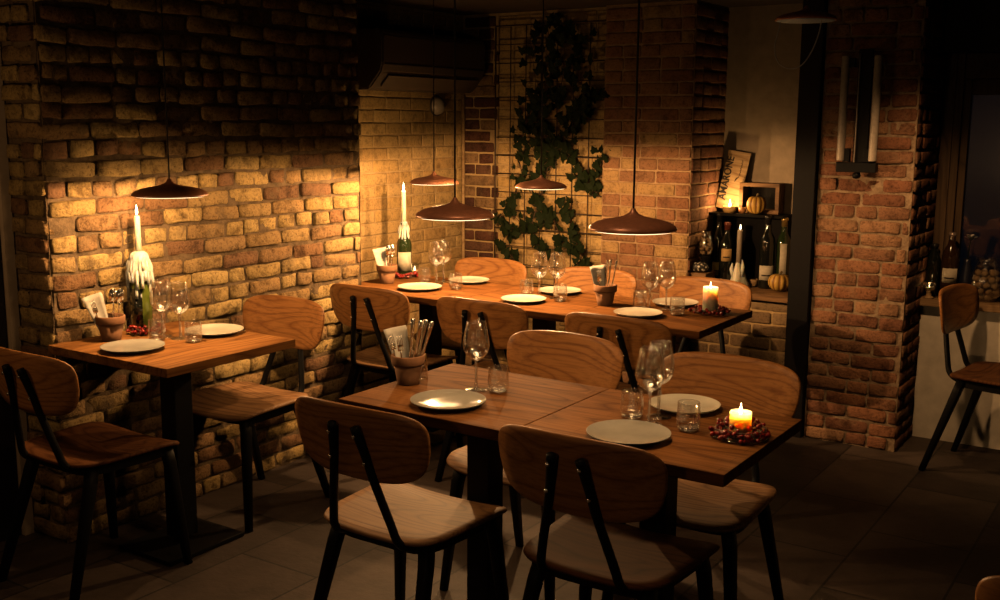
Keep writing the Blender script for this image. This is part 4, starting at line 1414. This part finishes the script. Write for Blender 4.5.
gourd(0.233, 3.042, SHZ + 0.0004, 0.058, 'striped yellow gourd at the right end of the ledge', 0.80)
t = thing('tealight_glass', 'lit tealight in an amber glass before the leaning wooden lid', 'tealight', (-0.092, 3.152, TZ + 0.0006))
lathe('glass_cup', [(0.0, 0.0), (0.028, 0.0), (0.036, 0.016), (0.038, 0.034), (0.036, 0.034), (0.033, 0.017), (0.026, 0.004), (0.0, 0.003)], M['wax_amber'], t, 28)
lathe('wax', [(0.0, 0.0035), (0.026, 0.0045), (0.0325, 0.018), (0.034, 0.024), (0.0, 0.024)], M['wax'], t, 24)
flame(t, 0.026, 1.5)
point('candle_light', (-0.092, 3.130, TZ + 0.062), 1.3)
t = thing('small_cup', 'tiny terracotta coloured cup between the tealight and the upper gourd', 'cup', (-0.022, 3.150, TZ + 0.0006))
lathe('cup', [(0.0, 0.0), (0.012, 0.0), (0.019, 0.012), (0.020, 0.030), (0.0185, 0.030), (0.016, 0.010), (0.0, 0.006)], M['rust_cup'], t, 20)
lathe('contents', [(0.0, 0.0065), (0.0155, 0.0105), (0.0178, 0.022), (0.010, 0.030), (0.0, 0.032)], M['terracotta'], t, 16)
# bottles on the ledge
bottle(-0.135, 3.125, SHZ + 0.0004, 0.372, 0.037, 'bottle_black', 'tall dark bottle with a yellow label at the left end of the ledge', 'foil_black', ('label_yellow', 0.045, 0.115, 0.9))
bottle(-0.068, 3.070, SHZ + 0.0004, 0.330, 0.037, 'bottle_black', 'dark bottle with a red capsule and ochre label beside the grey ledge candle', 'foil_red', ('label_orange', 0.130, 0.195, 0.75))
bottle(0.140, 3.100, SHZ + 0.0004, 0.375, 0.040, 'bottle_black', 'large dark bottle behind the lower gourd on the ledge', 'foil_black', ('label_cream', 0.045, 0.120, 1.0))
bottle(0.213, 3.136, SHZ + 0.0004, 0.365, 0.037, 'bottle_green', 'gold-capped bottle at the far right end of the ledge', 'foil_gold', ('label_cream', 0.06, 0.235, 0.45), lines=False)
# candle on a white wax mound
t = thing('candle_holder', 'grey taper candle in a lumpy white holder in the middle of the ledge', 'candle', (0.014, 3.040, SHZ + 0.0004))
mu = Multi()
nn = lambda a, z: 0.35 * noise.noise(Vector((math.cos(a) * 1.8 + 4, math.sin(a) * 1.8, z * 30))) + 0.12 * math.sin(3 * a)
mu.add(lathe_data([(0.0, 0.0), (0.048, 0.0), (0.046, 0.02), (0.036, 0.05), (0.028, 0.085), (0.020, 0.115), (0.015, 0.130), (0.0, 0.132)], 32, nn))
mu.add(tube_data([(-0.020, -0.01, 0.05), (-0.034, -0.014, 0.095), (-0.030, -0.012, 0.125)], [0.014, 0.010, 0.004], 8))
mu.add(tube_data([(0.020, -0.01, 0.06), (0.028, -0.014, 0.110), (0.022, -0.012, 0.145)], [0.012, 0.009, 0.003], 8))
mu.build('holder', M['wax_white'], t)
lathe('taper', [(0.0, 0.125), (0.0145, 0.125), (0.0145, 0.292), (0.012, 0.298), (0.0, 0.299)], M['wax_grey'], t, 20)
flame(t, 0.300, 0.9)
point('candle_light', (0.014, 3.040, SHZ + 0.335), 0.05)
def globe_jar(name, x, y, z, R, h, label, mat_in, seed, n_in, rin):
    t = thing(name, label, 'jar', (x, y, z))
    prof = [(0.0, 0.0), (R * 0.62, 0.0), (R * 0.92, h * 0.14), (R, h * 0.36), (R * 0.93, h * 0.60), (R * 0.72, h * 0.80), (R * 0.60, h * 0.90), (R * 0.66, h), (R * 0.63, h), (R * 0.57, h * 0.90),
            (R * 0.69, h * 0.79), (R * 0.90, h * 0.59), (R * 0.965, h * 0.36), (R * 0.88, h * 0.15), (R * 0.58, 0.004), (0.0, 0.004)]
    lathe('glass_wall', prof, M['glass'], t, 36)
    return t
def fill(t, R, h, seed, n, rin, name, mat, label, cat, group):
    r = random.Random(seed)
    x, y, z = t.location
    first = None
    spots = []
    layers = int(h * 0.78 / (rin * 1.7))
    cnt = 0
    for L in range(layers):
        zz = rin * 1.05 + 0.004 + L * rin * 1.7
        f = zz / h
        rad = R * (0.62 + 0.3 * min(1, f / 0.14) if f < 0.14 else 0.92 + 0.08 * (f - 0.14) / 0.22 if f < 0.36 else 1.0 - 0.07 * (f - 0.36) / 0.24 if f < 0.6 else 0.93 - 0.25 * (f - 0.6) / 0.2)
        rr = rad * 0.94 - rin * 1.08
        k = max(1, int(2 * PI * rr / (rin * 2.15)))
        for i in range(k):
            a = 2 * PI * i / k + L * 0.5
            spots.append((rr * math.cos(a), rr * math.sin(a), zz))
    for (sx, sy, sz) in spots[:n]:
        if first is None:
            bm = bmesh.new()
            bmesh.ops.create_icosphere(bm, subdivisions=2, radius=rin)
            for v in bm.verts:
                v.co *= 1 + 0.12 * noise.noise(v.co * 90)
                v.co.z *= 0.9
            o = bmobj(name, bm, M[mat], None, True)
            first = o
        else:
            o = first.copy(); COL.objects.link(o)
        o.location = (x + sx, y + sy, z + sz)
        o.rotation_euler = (r.uniform(0, 3), r.uniform(0, 3), r.uniform(0, 3))
        tag(o, label, cat, group)
j = globe_jar('nut_jar', -0.150, 2.985, SHZ + 0.0004 + 0.076 + 0.082, 0.040, 0.125, 'glass jar of nuts on a dark stand at the left of the ledge', None, 3, 40, 0.010)
j2 = thing('jar_stand', 'dark round stand under the nut jar on the ledge', 'stand', (-0.150, 2.985, SHZ + 0.0004 + 0.076))
lathe('stand_body', [(0.0, 0.0), (0.032, 0.0), (0.034, 0.006), (0.022, 0.018), (0.020, 0.060), (0.030, 0.076), (0.031, 0.0815), (0.0, 0.0815)], M['black_wood'], j2, 28)
fill(j, 0.040, 0.125, 3, 60, 0.0125, 'walnut', 'cork', 'brown nut inside the small jar on the ledge', 'nut', 'nuts in the ledge jar')
o = lathe('pine_cone', [(0.0, -0.046), (0.012, -0.043), (0.024, -0.028), (0.0285, -0.005), (0.026, 0.018), (0.017, 0.036), (0.006, 0.046), (0.0, 0.047)], M['speckle'], None, 24,
          loc=(-0.152, 2.925, SHZ + 0.0765 + 0.0283), rot=(0, PI / 2, 0.2))
tag(o, 'black and white speckled cone lying at the left end of the ledge', 'cone')
t = thing('display_block', 'low dark wooden block under the jar and cone at the left of the ledge', 'block', (-0.148, 2.965, SHZ + 0.0004))
box('block_body', (0, 0, 0.034), (0.078, 0.130, 0.068), M['wood_shelf'], t, 0.002)
box('block_top', (0, 0, 0.072), (0.084, 0.136, 0.007), M['wood_shelf'], t, 0.002)
t = thing('wooden_bowl', 'shallow wooden bowl behind the white candle holder on the ledge', 'bowl', (0.075, 3.100, SHZ + 0.0004))
lathe('bowl', [(0.0, 0.0), (0.012, 0.0), (0.020, 0.010), (0.0245, 0.040), (0.0225, 0.040), (0.018, 0.012), (0.0, 0.006)], M['wood_pale'], t, 32)

# ------------------------------------------------------------------ window sill display
SZ = 0.6985
bottle(0.996, 3.262, SZ, 0.315, 0.041, 'bottle_brown', 'brown bottle with a cream label on the window sill', 'foil_silver', ('label_cream', 0.075, 0.145, 0.9))
bottle(0.919, 3.270, SZ, 0.255, 0.034, 'bottle_black', 'black bottle without label behind the labelled one on the sill', 'foil_black')
t = thing('tealight_glass', 'small round tealight holder glowing faintly at the left end of the sill', 'tealight', (0.925, 3.178, SZ))
lathe('pedestal', [(0.0, 0.0), (0.024, 0.0), (0.022, 0.006), (0.012, 0.012), (0.012, 0.030), (0.018, 0.036), (0.0, 0.037)], M['wood_pale'], t, 20)
lathe('glass_cup', [(0.0, 0.0375), (0.018, 0.0375), (0.030, 0.050), (0.032, 0.062), (0.026, 0.076), (0.0245, 0.076), (0.030, 0.062), (0.028, 0.051), (0.016, 0.041), (0.0, 0.041)], M['glass_thick'], t, 28)
lathe('wax', [(0.0, 0.0415), (0.016, 0.0415), (0.025, 0.052), (0.0, 0.053)], M['wax'], t, 20)
flame(t, 0.053, 0.5)
point('candle_light', (0.925, 3.178, SZ + 0.085), 0.02)
j = globe_jar('cork_jar', 1.163, 3.250, SZ, 0.072, 0.205, 'large glass jar full of wine corks on the window sill', None, 5, 90, 0.0165)
fill(j, 0.072, 0.205, 5, 110, 0.0165, 'wine_cork', 'cork', 'round cork ball inside the large jar on the window sill', 'cork', 'corks in the window jar')
t = thing('flower_vase', 'white flower in a dark blue vase behind the labelled bottle on the sill', 'flower', (1.065, 3.302, SZ))
lathe('vase', [(0.0, 0.0), (0.022, 0.0), (0.034, 0.04), (0.036, 0.09), (0.024, 0.14), (0.016, 0.17), (0.019, 0.19), (0.016, 0.19), (0.012, 0.17), (0.0, 0.16)], M['navy'], t, 24)
tube('stem', [(0.0, 0, 0.162), (0.002, 0, 0.24), (0.008, -0.004, 0.275)], 0.0025, M['leaf'], t, 6)
mu = Multi()
for k in range(9):
    a = 2 * PI * k / 9; el = 0.5 if k % 2 else 0.9
    m4 = Matrix.Translation((0.010, -0.005, 0.280)) @ Matrix.Rotation(a, 4, 'Z') @ Matrix.Rotation(-el, 4, 'Y')
    mu.add(([(0, 0, 0), (0.014, 0.010, 0.004), (0.030, 0.008, 0.002), (0.036, 0, 0), (0.030, -0.008, 0.002), (0.014, -0.010, 0.004),
             (0, 0, -0.001), (0.014, 0.010, 0.003), (0.030, 0.008, 0.001), (0.036, 0, -0.001), (0.030, -0.008, 0.001), (0.014, -0.010, 0.003)],
            [(0, 1, 2, 3, 4, 5), (11, 10, 9, 8, 7, 6)]), 0, m4)
mu.build('petals', M['white_flower'], t)

# ------------------------------------------------------------------ unseen lights: rest of the room and added fill
def area(name, loc, rot, size, power, col):
    l = bpy.data.lights.new(name, 'AREA')
    l.shape = 'DISK'; l.size = size; l.energy = power; l.color = col
    o = bpy.data.objects.new(name, l); COL.objects.link(o)
    o.location = loc; o.rotation_euler = rot
    return o
area('room_lamp', (3.0, -1.0, 1.5), (0, 0, 0), 0.25, 1.2, LAMPCOL)
def spot(loc, power, ang, col):  # unseen spots added to lift the lamp tops, pier and window wall
    l = bpy.data.lights.new('fill_spot', 'SPOT')
    l.energy = power; l.color = col; l.spot_size = math.radians(ang); l.spot_blend = 0.4; l.shadow_soft_size = 0.04
    o = bpy.data.objects.new('fill_spot', l); COL.objects.link(o); o.location = loc
SPOTCOL = (1.0, 0.58, 0.28)
spot((0.62, -0.15, 2.10), 6.5, 85, SPOTCOL)
spot((-0.55, 1.25, 2.10), 8.0, 92, SPOTCOL)
spot((0.95, 1.95, 2.10), 32.0, 66, LAMPCOL)
sp_ = bpy.data.objects['fill_spot.002']
sp_.rotation_euler = (math.radians(35), 0, math.radians(-7))
sp_.data.spot_blend = 0.9
point('room_fill', (-1.22, -0.80, 1.30), 2.4, 0.05, LAMPCOL)
point('room_fill', (0.6, -2.0, 1.35), 4.0, 0.05, (1.0, 0.60, 0.32))  # added fill on the camera side to lift the chair backs

w = bpy.data.worlds.new('night'); SC.world = w
w.use_nodes = True
bg = w.node_tree.nodes['Background']
bg.inputs['Color'].default_value = (0.30, 0.36, 0.60, 1)
bg.inputs['Strength'].default_value = 0.003

# ------------------------------------------------------------------ camera
cam = bpy.data.cameras.new('camera')
co = bpy.data.objects.new('camera', cam); COL.objects.link(co)
cam.sensor_fit = 'HORIZONTAL'; cam.sensor_width = 36.0; cam.lens = 36.0 * 1060.57 / 1000.0
cam.clip_start = 0.05
yaw, pitch, roll = -0.5858, 0.1678, 0.0066
f = Vector((math.sin(yaw) * math.cos(pitch), math.cos(yaw) * math.cos(pitch), -math.sin(pitch)))
rt = f.cross(Vector((0, 0, 1))).normalized(); up = rt.cross(f)
r2 = rt * math.cos(roll) + up * math.sin(roll); u2 = -rt * math.sin(roll) + up * math.cos(roll)
mt = Matrix(((r2.x, u2.x, -f.x, 1.9956), (r2.y, u2.y, -f.y, -2.1816), (r2.z, u2.z, -f.z, 1.5319), (0, 0, 0, 1)))
co.matrix_world = mt
SC.camera = co
